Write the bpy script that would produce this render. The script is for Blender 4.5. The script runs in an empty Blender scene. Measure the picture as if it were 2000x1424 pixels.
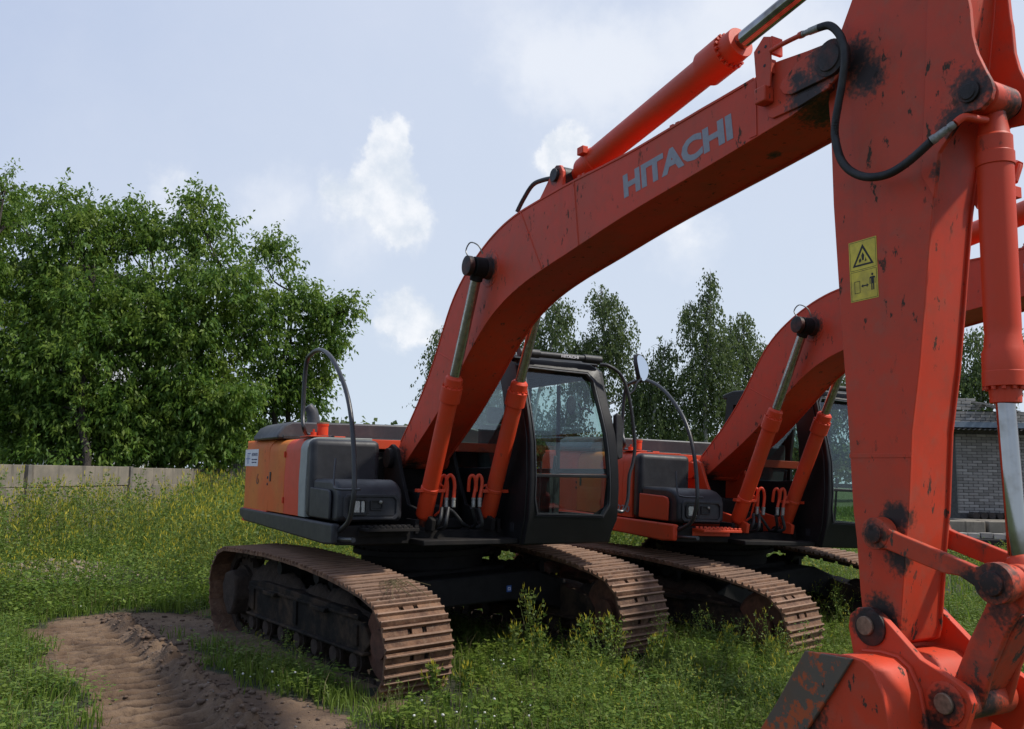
import bpy, bmesh, math, random
import numpy as np
from mathutils import Vector, Matrix, Euler
from math import radians, sin, cos, pi
random.seed(7); rng = np.random.default_rng(7)
scene = bpy.context.scene
COL = scene.collection

# ------------------------------------------------------------------ camera
cam_data = bpy.data.cameras.new('camera'); cam = bpy.data.objects.new('camera', cam_data); COL.objects.link(cam)
CR = Vector((0.49226779, 0.87026045, 0.01786525)); CU = Vector((0.09721192, -0.07536121, 0.99240643)); CF = Vector((-0.86499842, 0.48679301, 0.12169758))
CAM = Vector((8.638, -3.865, 1.717))
cam.matrix_world = Matrix(((CR.x, CU.x, -CF.x, CAM.x), (CR.y, CU.y, -CF.y, CAM.y), (CR.z, CU.z, -CF.z, CAM.z), (0, 0, 0, 1)))
cam_data.sensor_width = 36.0; cam_data.lens = 36.0 * 1754.139 / 2000.0
cam_data.clip_end = 3000; cam_data.clip_start = 0.05
scene.camera = cam

# ------------------------------------------------------------------ light
SUN_EL, SUN_AZ = radians(53), radians(52)          # azimuth counted from +x towards +y
SD = Vector((cos(SUN_EL) * cos(SUN_AZ), cos(SUN_EL) * sin(SUN_AZ), sin(SUN_EL)))
sun_d = bpy.data.lights.new('sun', 'SUN'); sun_d.energy = 3.2; sun_d.angle = radians(3); sun_d.color = (1.0, 0.95, 0.87)
sun = bpy.data.objects.new('sun', sun_d); COL.objects.link(sun); sun.rotation_euler = SD.to_track_quat('Z', 'Y').to_euler(); sun.location = (0, 0, 30)
world = bpy.data.worlds.new('World'); scene.world = world; world.use_nodes = True
scene.view_settings.view_transform = 'Standard'; scene.view_settings.look = 'None'
scene.view_settings.exposure = 0.35; scene.view_settings.gamma = 1.0
SKYS, SKYG = 0.11, 1.0
BOOM2, UC2 = 2.5, 0.30
# traced outlines of the machine (metres, machine frame)
C = {
'boom_top': [(0.17,2.031),(0.238,2.09),(0.306,2.15),(0.373,2.21),(0.44,2.271),(0.506,2.332),(0.572,2.394),(0.636,2.457),(0.699,2.522),(0.76,2.588),(0.819,2.656),(0.876,2.725),(0.931,2.797),(0.984,2.87),(1.035,2.944),(1.085,3.019),(1.135,3.093),(1.187,3.165),(1.242,3.235),(1.302,3.3),(1.366,3.361),(1.435,3.416),(1.507,3.468),(1.583,3.515),(1.661,3.56),(1.74,3.601),(1.821,3.64),(1.904,3.675),(1.987,3.708),(2.072,3.737),(2.158,3.762),(2.245,3.784),(2.333,3.801),(2.422,3.815),(2.511,3.825),(2.601,3.833),(2.691,3.838),(2.781,3.843),(2.871,3.848),(2.961,3.852),(3.051,3.856),(3.141,3.86),(3.232,3.862),(3.322,3.864),(3.412,3.865),(3.502,3.865),(3.593,3.865),(3.683,3.865),(3.773,3.866),(3.863,3.867),(3.954,3.869),(4.044,3.872),(4.134,3.877),(4.224,3.882),(4.314,3.888),(4.404,3.894),(4.494,3.901),(4.584,3.906),(4.674,3.912),(4.764,3.916),(4.854,3.92),(4.944,3.925),(5.034,3.93),(5.124,3.936)],
'boom_nose_top': [(5.191,3.963),(5.263,3.969),(5.506,3.937),(5.637,3.924),(5.691,3.898)],
'boom_bottom': [(0.257,1.789),(0.334,1.837),(0.41,1.884),(0.487,1.932),(0.564,1.98),(0.64,2.027),(0.717,2.075),(0.793,2.122),(0.869,2.171),(0.945,2.22),(1.019,2.271),(1.093,2.323),(1.165,2.376),(1.237,2.431),(1.308,2.486),(1.378,2.543),(1.448,2.6),(1.518,2.657),(1.587,2.714),(1.657,2.771),(1.728,2.826),(1.8,2.88),(1.874,2.931),(1.949,2.979),(2.027,3.024),(2.107,3.064),(2.189,3.1),(2.272,3.133),(2.357,3.161),(2.443,3.187),(2.53,3.21),(2.618,3.231),(2.706,3.249),(2.795,3.266),(2.883,3.282),(2.972,3.296),(3.061,3.311),(3.151,3.324),(3.24,3.338),(3.329,3.352),(3.418,3.367),(3.507,3.381),(3.596,3.396),(3.685,3.41),(3.774,3.424),(3.864,3.437),(3.953,3.449),(4.042,3.461),(4.132,3.472),(4.221,3.483),(4.311,3.493),(4.401,3.503),(4.49,3.513),(4.58,3.524),(4.67,3.534),(4.759,3.544),(4.849,3.555),(4.939,3.566),(5.028,3.577),(5.118,3.588),(5.207,3.6),(5.297,3.611),(5.386,3.623),(5.632,3.685)],
'boom_under': [(5.121,-0.37,3.589),(5.072,-0.3,3.56),(4.774,0.08,3.577),(5.266,0.08,3.658)],
'doubler_a': [(5.344,3.832),(5.322,3.8),(5.35,3.755),(5.403,3.732),(5.673,3.734),(5.731,3.769),(5.724,3.839),(5.678,3.886),(5.597,3.915),(5.46,3.894)],
'doubler_b': [(5.237,3.669),(5.266,3.65),(5.453,3.649),(5.648,3.676),(5.656,3.705),(5.455,3.713),(5.238,3.707)],
'letters': [(3.919,3.562),(3.901,3.727),(4.955,3.643),(4.924,3.8)],
'boom_bracket': [(5.18,-0.4,4.055),(5.261,-0.4,4.08),(5.298,-0.4,4.035),(5.298,-0.4,3.898),(5.227,-0.4,3.897),(5.197,-0.4,3.938)],
'bracket_foot': [(5.192,-0.38,3.91),(5.275,-0.38,3.912),(5.318,-0.38,3.837),(5.236,-0.38,3.84)],
'clamps': [(3.292,-0.2,3.998),(4.349,-0.2,4.042)],
'pipe': [(5.298,-0.42,4.009),(5.39,-0.42,4.013),(5.513,-0.42,4.008)],
'fit1': [(5.513,-0.42,4.008),(5.631,-0.42,3.995)],
'hose': [(5.631,-0.42,3.995),(5.697,-0.43,3.974),(5.749,-0.44,3.926),(5.793,-0.45,3.852),(5.808,-0.45,3.756),(5.78,-0.44,3.644),(5.744,-0.43,3.542),(5.713,-0.42,3.45),(5.714,-0.42,3.372),(5.744,-0.42,3.266),(5.803,-0.42,3.189),(5.895,-0.42,3.135),(6.007,-0.42,3.118),(6.115,-0.42,3.145),(6.233,-0.42,3.203)],
'fit2': [(6.233,-0.42,3.203),(6.334,-0.4,3.252)],
'elbow': [(6.334,-0.4,3.252),(6.353,-0.37,3.279),(6.361,-0.3,3.285),(6.357,-0.22,3.297)],
'backhose': [(2.202,-0.22,3.927),(2.268,-0.2,4.02),(2.384,-0.18,4.117),(2.514,-0.16,4.127),(2.688,-0.145,4.102)],
'arm_lug': [(2.654,3.896),(2.792,3.96),(2.889,4.036),(2.962,4.068),(3.065,4.042),(3.108,3.981),(3.11,3.92)],
'arm_axis': [(2.765,-0.145,4.088),(3.023,-0.145,4.096),(3.967,-0.145,4.196),(4.46,-0.145,4.277),(4.761,-0.145,4.345),(5.016,-0.145,4.382),(5.251,-0.145,4.416)],
'stick_back': [(5.743,4.29),(5.737,4.128),(5.67,4.008),(5.632,3.941),(5.573,3.644),(5.584,3.479),(5.588,3.1),(5.607,2.675),(5.622,2.38),(5.639,2.061),(5.658,1.569),(5.672,1.449),(5.684,1.213),(5.693,1.12)],
'stick_front': [(6.31,4.002),(6.294,3.863),(6.232,3.449),(6.192,3.229),(6.139,2.958),(6.082,2.522),(6.043,2.233),(5.992,1.944),(5.961,1.582),(5.935,1.393),(5.895,1.051)],
'ear': [(6.365,3.974),(6.363,3.83),(6.369,3.789),(6.374,3.659),(6.392,3.571),(6.429,3.472),(6.45,3.423),(6.457,3.381),(6.445,3.34),(6.398,3.311),(6.327,3.32),(6.256,3.251),(6.192,3.181)],
'decal': [(5.675,2.88),(5.837,2.884),(5.84,2.585),(5.68,2.581)],
'decal2': [(6.101,3.954),(6.244,3.906),(6.234,4.089),(6.096,4.149)],
'link': [(5.771,1.481),(5.79,1.524),(5.835,1.545),(5.879,1.536),(5.913,1.501),(5.952,1.486),(6.079,1.45),(6.199,1.413),(6.312,1.377),(6.367,1.385),(6.421,1.378),(6.453,1.345),(6.45,1.302),(6.415,1.258),(6.371,1.244),(6.339,1.256),(6.308,1.299),(6.242,1.333),(6.172,1.336),(6.051,1.368),(5.949,1.398),(5.883,1.415),(5.83,1.411),(5.786,1.431)],
'bucket_ear': [(5.69,0.956),(5.673,1.046),(5.683,1.099),(5.731,1.138),(5.802,1.147),(5.861,1.113),(5.925,1.062),(6.044,0.963),(6.139,0.928),(6.208,0.904),(6.259,0.878),(6.279,0.828),(6.26,0.766),(6.198,0.679),(6.03,0.637)],
'pins': [(5.833,1.48),(6.392,1.319),(5.781,1.064),(6.162,0.807)],
'nosepin': [(5.666,3.827)],
'rail': [(-0.124,2.32),(-0.09,2.767),(0.1,2.859),(0.391,2.857),(0.711,2.745),(1.023,2.53),(1.241,2.291),(1.38,1.98),(1.45,1.597),(1.419,1.428),(1.333,1.298),(1.043,1.186),(1.089,1.146),(1.476,1.16)],
'rail0': [(0.228,-1.1,2.039),(-0.342,-1.15,2.074),(-0.059,-1.3,2.125)],
'minirod': [(1.0,-1.369,1.827),(1.1,-1.41,1.611),(1.2,-1.401,1.57),(1.35,-1.263,1.574)],
'boxfeat': [(1.16,-1.303,1.504),(1.16,-0.815,1.506),(1.16,-0.808,1.328),(1.16,-1.296,1.331),(1.16,-1.21,1.47),(1.16,-1.09,1.365),(1.16,-1.033,1.47),(1.16,-0.926,1.39),(1.16,-0.952,1.457)],
'stepp': [(1.2,-1.138,1.271),(1.2,-0.687,1.266),(1.2,-0.685,1.213),(1.2,-1.136,1.219)],
'caps': [(-0.1,-1.119,2.185),(-0.1,-1.114,2.073),(-0.1,-1.189,2.106),(-0.1,-1.186,2.05),(-0.1,-1.306,2.066),(-0.1,-0.94,2.069)],
'exhaust': [(-1.2,-0.862,2.24),(-1.2,-0.872,2.331),(-1.2,-0.905,2.421)],
'hood': [(-0.9,-1.346,2.077),(-0.9,-1.287,2.21),(-0.9,-1.161,2.237),(-0.9,0.172,2.273),(-0.9,0.176,2.132)],
'uR': [(1.1,-0.371,1.552),(1.12,-0.353,1.669),(1.14,-0.333,1.697),(1.15,-0.316,1.67),(1.15,-0.304,1.6),(1.15,-0.311,1.499)],
'uR2': [(1.15,-0.333,1.554),(1.17,-0.32,1.67),(1.18,-0.29,1.703),(1.19,-0.263,1.671),(1.19,-0.25,1.602),(1.19,-0.258,1.5)],
'uL': [(1.1,-0.063,1.554),(1.12,-0.065,1.673),(1.14,-0.044,1.702),(1.15,-0.022,1.674),(1.15,-0.015,1.603),(1.15,-0.033,1.499)],
'uL2': [(1.15,-0.008,1.556),(1.17,-0.016,1.674),(1.18,0.004,1.707),(1.19,0.027,1.675),(1.19,0.029,1.604),(1.19,0.01,1.501)],
'hs': [(1.15,-0.354,1.406),(1.2,-0.39,1.304),(1.1,-0.392,1.23),(0.9,-0.363,1.218),(1.19,-0.307,1.408),(1.25,-0.353,1.306),(1.2,-0.347,1.235),(0.9,-0.273,1.198),(1.1,-0.135,1.273),(1.0,-0.003,1.219),(1.15,-0.047,1.406),(0.9,0.074,1.212),(1.19,0.002,1.407),(1.1,0.037,1.225)],
'crail': [(1.38,1.219,2.814),(1.42,1.302,2.801),(1.45,1.424,2.715),(1.47,1.498,2.53),(1.48,1.541,2.302),(1.48,1.573,2.025),(1.48,1.548,1.849),(1.48,1.505,1.723),(1.48,1.487,1.5),(1.48,1.432,1.386),(1.48,1.346,1.391)],
'mirr': [(1.5,1.665,2.805),(1.5,1.633,2.947),(1.5,1.685,2.657),(1.47,1.529,2.623),(1.49,1.565,2.696),(1.47,1.492,2.539)],
'sticker_blue': [(1.1,0.579,0.593)],
'cwsticker': [(-2.423,1.953),(-1.464,1.95),(-1.492,1.752),(-2.43,1.757)],
'cloud_dirs': [(-0.871,0.334,0.361,0.0197,1),(-0.864,0.352,0.36,0.0143,1),(-0.878,0.323,0.354,0.0142,0.9),(-0.882,0.334,0.332,0.022,1),(-0.887,0.346,0.304,0.0277,1),(-0.89,0.36,0.279,0.0251,1),(-0.891,0.373,0.257,0.0236,1),(-0.905,0.315,0.284,0.0277,0.75),(-0.91,0.288,0.298,0.0231,0.7),(-0.929,0.241,0.281,0.03,0.45),(-0.946,0.129,0.296,0.0209,0.5),(-0.951,0.139,0.275,0.0237,0.4),(-0.909,0.377,0.179,0.0215,0.9),(-0.904,0.394,0.168,0.0215,0.9),(-0.915,0.371,0.159,0.0215,0.8),(-0.785,0.504,0.36,0.0193,1),(-0.784,0.516,0.346,0.0249,1),(-0.794,0.5,0.346,0.0188,1),(-0.737,0.622,0.266,0.0333,0.5),(-0.737,0.628,0.25,0.0278,0.45),(-0.78,0.457,0.428,0.0325,0.38),(-0.745,0.505,0.435,0.043,0.42),(-0.717,0.551,0.427,0.0429,0.42),(-0.769,0.425,0.477,0.0424,0.3),(-0.624,0.64,0.449,0.062,0.42),(-0.596,0.695,0.403,0.0515,0.36),(-0.654,0.599,0.462,0.0469,0.36),(-0.76,0.516,0.395,0.0655,0.25),(-0.913,0.319,0.255,0.0334,0.35),(-0.943,0.2,0.266,0.0269,0.3)],
'maple_a': [(-21.353,-2.727,5.858,1.85,1.85),(-21.734,-3.78,7.366,1.23,1.54),(-20.795,-2.388,8.466,1.23,1.23),(-20.78,-3.28,3.926,1.48,1.33),(-19.787,-1.452,3.669,1.63,1.33),(-20.994,-3.005,9.524,0.69,0.62),(-21.509,-1.826,9.361,0.8,0.72),(-22.766,-4.049,9.315,0.64,0.96),(-19.674,-1.911,6.311,1.33,1.33),(-20.909,-3.179,2.602,1.19,0.67),(-19.683,-0.975,2.5,1.19,0.67)],
'maple_b': [(-20.487,0.179,8.609,1.36,1.2),(-19.853,-0.228,6.521,1.69,1.69),(-19.875,1.103,9.262,0.96,0.8),(-19.891,0.916,9.893,0.45,0.51),(-18.808,1.467,7.168,1.39,1.23),(-19.669,0.592,4.549,1.69,1.54),(-21.115,-0.932,8.586,0.96,0.96),(-19.572,2.467,5.958,1.44,1.28),(-20.212,0.05,2.855,1.54,0.77),(-20.323,1.85,3.09,1.44,0.88),(-20.865,-0.727,9.542,0.48,0.48)],
'maple_c': [(-20.045,3.107,8.255,0.91,0.83),(-19.766,3.926,6.957,1.24,0.99),(-20.009,3.907,5.313,1.24,1.07),(-19.213,4.945,6.813,0.74,0.66),(-18.79,5.652,6.992,0.53,0.3),(-19.818,3.345,8.917,0.46,0.33),(-19.488,4.745,5.659,0.83,0.74),(-19.861,4.413,4.338,0.91,0.58),(-20.625,3.143,3.983,1.32,0.91),(-19.511,4.97,4.596,0.41,0.41),(-19.844,4.607,3.684,0.74,0.33),(-19.114,5.283,6.163,0.53,0.36),(-20.998,2.811,2.661,0.99,0.5)],
'maple_d': [(-19.445,-4.317,9.345,0.29,0.57),(-19.605,-4.318,8.212,0.43,0.71),(-19.99,-4.822,7.493,0.86,1.85),(-20.407,-4.855,4.659,1.14,2.0),(-19.809,-4.784,8.627,0.57,0.71)],
'low_a': [(-20.271,-3.247,3.307,1.16,0.87),(-19.683,-2.065,2.753,1.31,0.65),(-20.642,-3.688,2.431,0.87,0.58),(-19.054,-1.097,3.351,1.02,0.87),(-19.728,-2.576,4.476,1.6,1.02),(-19.099,-1.608,5.074,1.31,1.02),(-20.039,-3.535,1.995,1.0,0.31),(-19.471,-2.548,2.086,1.0,0.36),(-18.916,-1.55,2.036,1.0,0.31),(-19.024,-0.756,2.202,0.87,0.41)],
'low_b': [(-19.396,0.327,3.442,1.21,0.91),(-18.846,1.224,3.761,1.36,0.91),(-19.319,-0.33,2.513,1.04,0.52),(-19.113,1.052,2.556,1.21,0.45),(-18.445,1.859,4.074,1.06,0.91),(-19.102,0.287,5.693,1.51,1.21),(-19.146,0.092,2.051,0.89,0.33),(-18.705,0.864,2.096,0.89,0.33),(-18.777,1.738,2.194,0.91,0.38),(-18.893,2.496,2.446,0.77,0.46)],
'birch_a': [(-27.976,19.416,9.902,0.75,1.0),(-28.32,19.055,8.898,1.13,1.25),(-28.652,18.841,7.397,1.25,1.0),(-28.925,18.11,8.38,1.0,1.51),(-29.318,17.787,6.877,1.0,1.0)],
'birch_b': [(-28.544,22.25,10.962,0.66,0.73),(-28.349,22.756,10.321,1.0,0.92),(-28.322,23.064,9.285,1.0,1.05),(-28.85,22.324,8.488,1.31,1.18),(-29.521,21.203,8.204,1.18,1.18),(-28.385,23.277,7.986,0.92,1.31),(-29.287,22.006,6.657,1.57,1.57),(-28.047,24.328,6.183,1.31,1.57)],
'birch_c': [(-24.971,26.38,11.623,0.41,0.77),(-25.121,26.4,10.476,0.64,0.9),(-25.651,25.526,10.203,0.56,0.56),(-25.435,26.162,9.196,1.28,1.28),(-25.181,26.928,7.937,1.54,1.54),(-25.937,25.909,6.641,1.54,1.8),(-25.153,27.549,5.655,1.8,2.05),(-26.389,25.617,4.595,1.8,1.54)],
'birch_d': [(-25.855,29.332,9.966,0.75,0.67),(-26.078,29.169,9.03,1.21,1.07),(-25.787,29.949,7.981,1.34,1.61),(-26.127,29.878,5.849,1.61,2.14),(-25.782,30.952,4.007,1.61,1.61)],
'birch_e': [(-26.419,24.676,8.146,0.82,0.64),(-26.733,24.438,6.866,1.03,1.28),(-27.097,24.239,5.077,1.54,1.8),(-27.702,23.423,4.04,1.28,1.28)],
'birch_f': [(-31.036,14.346,8.427,0.5,0.63),(-31.245,14.257,7.303,0.63,1.0),(-31.626,13.987,5.677,0.45,0.63),(-31.144,14.807,5.819,1.0,1.51)],
'birch_g': [(-15.688,33.477,8.13,0.8,0.8),(-15.652,33.878,6.779,1.14,1.37),(-16.146,33.118,6.31,1.14,1.37),(-16.054,33.618,4.96,1.37,1.14),(-14.935,35.034,7.256,1.37,1.82)],
'birch_h': [(-22.198,32.645,6.269,1.15,1.54),(-22.979,31.645,4.719,1.54,1.54),(-21.666,33.839,5.274,1.54,1.8),(-20.809,35.101,6.32,1.54,2.05),(-20.075,36.779,4.824,1.28,1.54)],
'birch_i': [(-31.842,17.749,5.527,1.31,1.84),(-32.46,16.915,4.467,1.31,1.57),(-31.247,18.93,5.03,1.31,1.84),(-30.136,21.023,4.551,1.57,1.57)],
'fence_pts': [(-9.9,-4.35,1.726),(-11.502,-3.707,1.732),(-12.884,-2.877,1.739),(-15.235,-1.098,1.738),(-20.299,2.231,1.733),(-26.911,8.972,1.732)],
'bld': [(-5.996,17.566,0.973),(-5.805,17.418,2.925),(-5.669,22.257,0.966)],
}

class N:                                            # tiny node-tree helper
    def __init__(s, tree): s.t = tree; s.n = tree.nodes; s.l = tree.links
    def add(s, kind, **kw):
        n = s.n.new('ShaderNode' + kind)
        for k, v in kw.items():
            if k == 'ins':
                for i, val in v.items():
                    if hasattr(val, 'node') or hasattr(val, 'is_linked'): s.l.new(val, n.inputs[i])
                    else: n.inputs[i].default_value = val
            else: setattr(n, k, v)
        return n
    def math(s, op, a, b=0.0, c=None, clamp=False):
        ins = {0: a, 1: b}
        if c is not None: ins[2] = c
        n = s.add('Math', operation=op, ins=ins); n.use_clamp = clamp; return n.outputs[0]
    def mix(s, f, a, b, blend='MIX'):
        n = s.add('Mix', data_type='RGBA', blend_type=blend)
        for i, v in ((0, f), (6, a), (7, b)):
            if hasattr(v, 'is_linked'): s.l.new(v, n.inputs[i])
            else: n.inputs[i].default_value = v if not isinstance(v, tuple) or len(v) == 4 else v + (1,)
        return n.outputs[2]
    def ramp(s, f, lo, hi):
        n = s.add('MapRange', interpolation_type='SMOOTHSTEP', ins={0: f, 1: lo, 2: hi, 3: 0.0, 4: 1.0}); return n.outputs[0]
    def noise(s, vec, scale, detail=4, rough=.55, dim='3D'):
        n = s.add('TexNoise', ins={'Vector': vec, 'Scale': scale, 'Detail': detail, 'Roughness': rough}); return n.outputs[0]

# sky: Nishita + thin veil + cumulus placed by direction
w = N(world.node_tree)
for n in list(w.n): w.n.remove(n)
sky = w.add('TexSky', sky_type='NISHITA'); sky.sun_disc = False; sky.sun_elevation = SUN_EL; sky.sun_rotation = radians(90) - SUN_AZ
sky.altitude = 100; sky.air_density = 1.0; sky.dust_density = 2.2; sky.ozone_density = 1.6
tc = w.add('TexCoord').outputs['Generated']
sep = w.add('SeparateXYZ', ins={0: tc}); zz = sep.outputs[2]
warp = w.add('TexNoise', ins={'Vector': tc, 'Scale': 17.0, 'Detail': 7, 'Roughness': .62}).outputs['Color']
wv = w.add('VectorMath', operation='SUBTRACT', ins={0: warp, 1: (.5, .5, .5)}).outputs[0]
wv = w.add('VectorMath', operation='SCALE', ins={0: wv, 'Scale': .07}).outputs[0]
dirv = w.add('VectorMath', operation='ADD', ins={0: tc, 1: wv}).outputs[0]
acc = acc2 = None
for (cx, cy, cz, cr, cs) in C['cloud_dirs']:
    d = w.add('VectorMath', operation='DISTANCE', ins={0: dirv, 1: (cx, cy, cz)}).outputs['Value']
    m = w.math('MULTIPLY', w.math('SUBTRACT', 1.0, w.math('DIVIDE', d, cr * 1.8), clamp=True), cs)
    if cs < .5: acc2 = m if acc2 is None else w.math('ADD', acc2, m)
    else: acc = m if acc is None else w.math('ADD', acc, m)
fine = w.noise(tc, 24.0, 9, .62)
cl = w.math('ADD', acc, w.math('MULTIPLY', w.math('SUBTRACT', fine, .5), .55))
cl = w.ramp(cl, .18, .88)
soft = w.ramp(w.math('ADD', acc2, w.math('MULTIPLY', w.math('SUBTRACT', fine, .5), .35)), .0, .62)
big = w.noise(tc, 2.6, 6, .6)
veil = w.ramp(big, .36, .74)
hz = w.math('POWER', w.math('SUBTRACT', 1.0, w.math('ABSOLUTE', zz), clamp=True), 5.0)
skyc = sky.outputs[0]
skyc = w.mix(1.0, skyc, (SKYG, SKYG, SKYG), 'MULTIPLY')
skyc = w.mix(.86, skyc, (2.6, 3.35, 5.3))
rgt = w.ramp(w.add('VectorMath', operation='DOT_PRODUCT', ins={0: tc, 1: (-.45, .89, .25)}).outputs['Value'], .0, .95)
skyc = w.mix(w.math('MULTIPLY', rgt, .75), skyc, (5.1, 5.6, 6.5))
skyc = w.mix(w.math('MULTIPLY', veil, .42), skyc, (4.9, 5.3, 6.3))
skyc = w.mix(w.math('MULTIPLY', hz, .75), skyc, (4.9, 5.7, 6.3))
shade = w.mix(w.ramp(fine, .3, .7), (5.0, 5.5, 6.2), (7.0, 7.1, 7.3))
skyc = w.mix(w.math('MULTIPLY', soft, .62), skyc, (6.6, 6.8, 7.2))
skyc = w.mix(w.math('MULTIPLY', cl, .85), skyc, shade)
below = w.ramp(zz, -.06, -.005)
skyc = w.mix(below, (.9, 1.0, .6), skyc)
bg = w.add('Background', ins={'Color': skyc, 'Strength': SKYS}); out = w.add('OutputWorld', ins={0: bg.outputs[0]})

# ------------------------------------------------------------------ materials
def mat(name):
    m = bpy.data.materials.new(name); m.use_nodes = True; k = N(m.node_tree)
    for n in list(k.n): k.n.remove(n)
    return m, k
def finish(k, m, col, rough, metal=0.0, bump=None, bstr=.2, bdist=.01, spec=.5, trans=None, normal=None):
    p = k.add('BsdfPrincipled', ins={'Roughness': rough, 'Metallic': metal, 'Specular IOR Level': spec})
    if hasattr(col, 'is_linked'): k.l.new(col, p.inputs['Base Color'])
    else: p.inputs['Base Color'].default_value = tuple(col) + (1,)
    if bump is not None:
        b = k.add('Bump', ins={'Strength': bstr, 'Distance': bdist, 'Height': bump}); k.l.new(b.outputs[0], p.inputs['Normal'])
    sh = p.outputs[0]
    if trans is not None:
        t = k.add('BsdfTranslucent', ins={'Color': trans}); mx = k.add('MixShader', ins={0: .35, 1: sh, 2: t.outputs[0]}); sh = mx.outputs[0]
    o = k.add('OutputMaterial', ins={0: sh}); return m

def paint(name, base, grease=(), wear=.5, rough=.42, faded=None, dirt=(.055, .035, .022), low=None, muck=0):
    m, k = mat(name); co = k.add('TexCoord').outputs['Object']
    n1 = k.noise(co, 1.7, 5, .6); n2 = k.noise(co, 9.0, 6, .65); n3 = k.noise(co, 46.0, 5, .6); n4 = k.noise(co, 220., 3, .5)
    c = k.mix(k.ramp(n1, .38, .66), tuple(base), (base[0] * .84, base[1] * 1.15, base[2] * 1.5)); c = k.mix(k.math('MULTIPLY', k.ramp(k.noise(k.add('Mapping', ins={'Vector': co, 'Scale': (5., 5., .5)}).outputs[0], 1.5, 5, .6), .55, .75), .30 * wear), c, (base[0] * .55, base[1] * .9, base[2] * 1.6))
    if low: c = k.mix(k.ramp(k.noise(co, 13., 7, .72), .50, .56), c, tuple(low))
    if faded and not low: c = k.mix(k.ramp(k.noise(co, .9, 3), .45, .62), c, tuple(faded))
    dust = k.math('MULTIPLY', k.ramp(n2, .45, .8), .28 * wear); c = k.mix(dust, c, (.23, .13, .085))
    if muck: c = k.mix(k.math('MULTIPLY', k.ramp(k.noise(co, 5.5, 7, .7), .47, .66), muck), c, (.10, .058, .036))
    # chips and scuffs
    sc = k.add('Mapping', ins={'Vector': co, 'Scale': (1.0, 1.0, .45), 'Rotation': (0, .35, 0)}).outputs[0]
    chip = k.math('MULTIPLY', k.ramp(k.noise(sc, 17.0, 6, .66), .665 - .045 * wear, .70 - .045 * wear), k.ramp(n1, .36, .5))
    chip = k.math('MULTIPLY', chip, min(1, wear)); c = k.mix(chip, c, dirt)
    spk = k.math('MULTIPLY', k.ramp(n3, .72, .78), .5 * wear); c = k.mix(spk, c, dirt)
    rv = k.math('ADD', rough, k.math('MULTIPLY', n2, .22)); rv = k.math('ADD', rv, k.math('MULTIPLY', chip, .3))
    g = None
    for (x, y, z, r) in grease:
        d = k.add('VectorMath', operation='DISTANCE', ins={0: co, 1: (x, y, z)}).outputs['Value']
        q = k.math('DIVIDE', d, r); q = k.math('ADD', q, k.math('MULTIPLY', k.math('SUBTRACT', n2, .5), 1.5)); q = k.math('ADD', q, k.math('MULTIPLY', k.math('SUBTRACT', n3, .5), 1.7))
        q = k.math('SUBTRACT', 1.0, k.ramp(q, .30, 1.45))
        g = q if g is None else k.math('MAXIMUM', g, q)
    if g is not None:
        c = k.mix(k.math('MULTIPLY', k.ramp(g, .02, .5), .85), c, (.075, .030, .017)); c = k.mix(k.math('MULTIPLY', k.ramp(g, .45, .95), .93), c, (.015, .012, .011))
    bump = k.math('ADD', k.math('MULTIPLY', n2, .5), k.math('MULTIPLY', n4, .25))
    return finish(k, m, c, rv, 0, bump, .12, .01, spec=.38)

def simple(name, base, rough=.6, metal=0, var=.3, scale=14, dustc=None, dust=.0, bstr=.15, bdist=.01, spec=.5):
    m, k = mat(name); co = k.add('TexCoord').outputs['Object']
    n1 = k.noise(co, scale, 6, .62); n2 = k.noise(co, scale * 8, 4, .6)
    c = k.mix(k.ramp(n1, .3, .72), tuple(base), tuple(x * (1 - var) for x in base))
    if dustc: c = k.mix(k.math('MULTIPLY', k.ramp(k.noise(co, scale * .35, 6, .65), .42, .7), dust), c, tuple(dustc))
    rv = k.math('ADD', rough, k.math('MULTIPLY', k.math('SUBTRACT', n1, .5), .2))
    return finish(k, m, c, rv, metal, k.math('ADD', n1, k.math('MULTIPLY', n2, .3)), bstr, bdist, spec)

OR = (.60, .048, .013)
GB = [(2.01, -.42, 3.453, .13), (5.66, -.40, 3.83, .14), (5.50, -.39, 3.70, .12), (.2, -.3, 1.84, .14), (2.93, -.28, 4.03, .07), (5.55, -.2, 3.62, .20), (5.45, -.4, 3.80, .06), (5.0, -.1, 3.56, .05)]
M_boom = paint('boom paint', OR, GB, .95, muck=.12)
GS = [(5.77, -.3, 3.80, .10), (5.82, -.3, 3.70, .10), (6.353, -.3, 3.404, .105), (6.29, -.3, 3.30, .08), (5.90, -.3, 1.55, .07), (5.92, -.3, 1.38, .08), (6.07, -.2, 1.90, .045), (6.05, -.15, 1.78, .055), (6.06, -.12, 1.86, .035), (5.80, -.3, 1.10, .09), (6.22, -.3, 3.1, .06)]
M_stick = paint('stick paint', OR, GS, 1.3, muck=.16)
GK = [(5.781, -.38, 1.064, .075), (5.80, -.36, 1.12, .06), (6.162, -.38, .807, .075), (6.12, -.36, .72, .06), (6.392, -.38, 1.319, .09), (6.30, -.38, 1.30, .06), (5.833, -.38, 1.48, .06), (6.2, -.2, .80, .09), (6.35, -.2, 1.20, .08), (5.62, -.6, .72, .14), (5.50, -.6, .60, .16)]
M_link = paint('linkage paint', (.54, .050, .014), GK, 1.5, dirt=(.085, .055, .035), muck=.55)
M_bucket = paint('bucket paint', (.64, .045, .011), GK, 1.0)
M_cyl = paint('cylinder paint', (.64, .048, .011), [(2.01, -.5, 3.453, .12), (2.01, .2, 3.453, .12), (.96, -.47, 1.2, .13), (.96, .19, 1.2, .13), (6.35, -.1, 3.40, .09)], .45, rough=.38)
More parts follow.
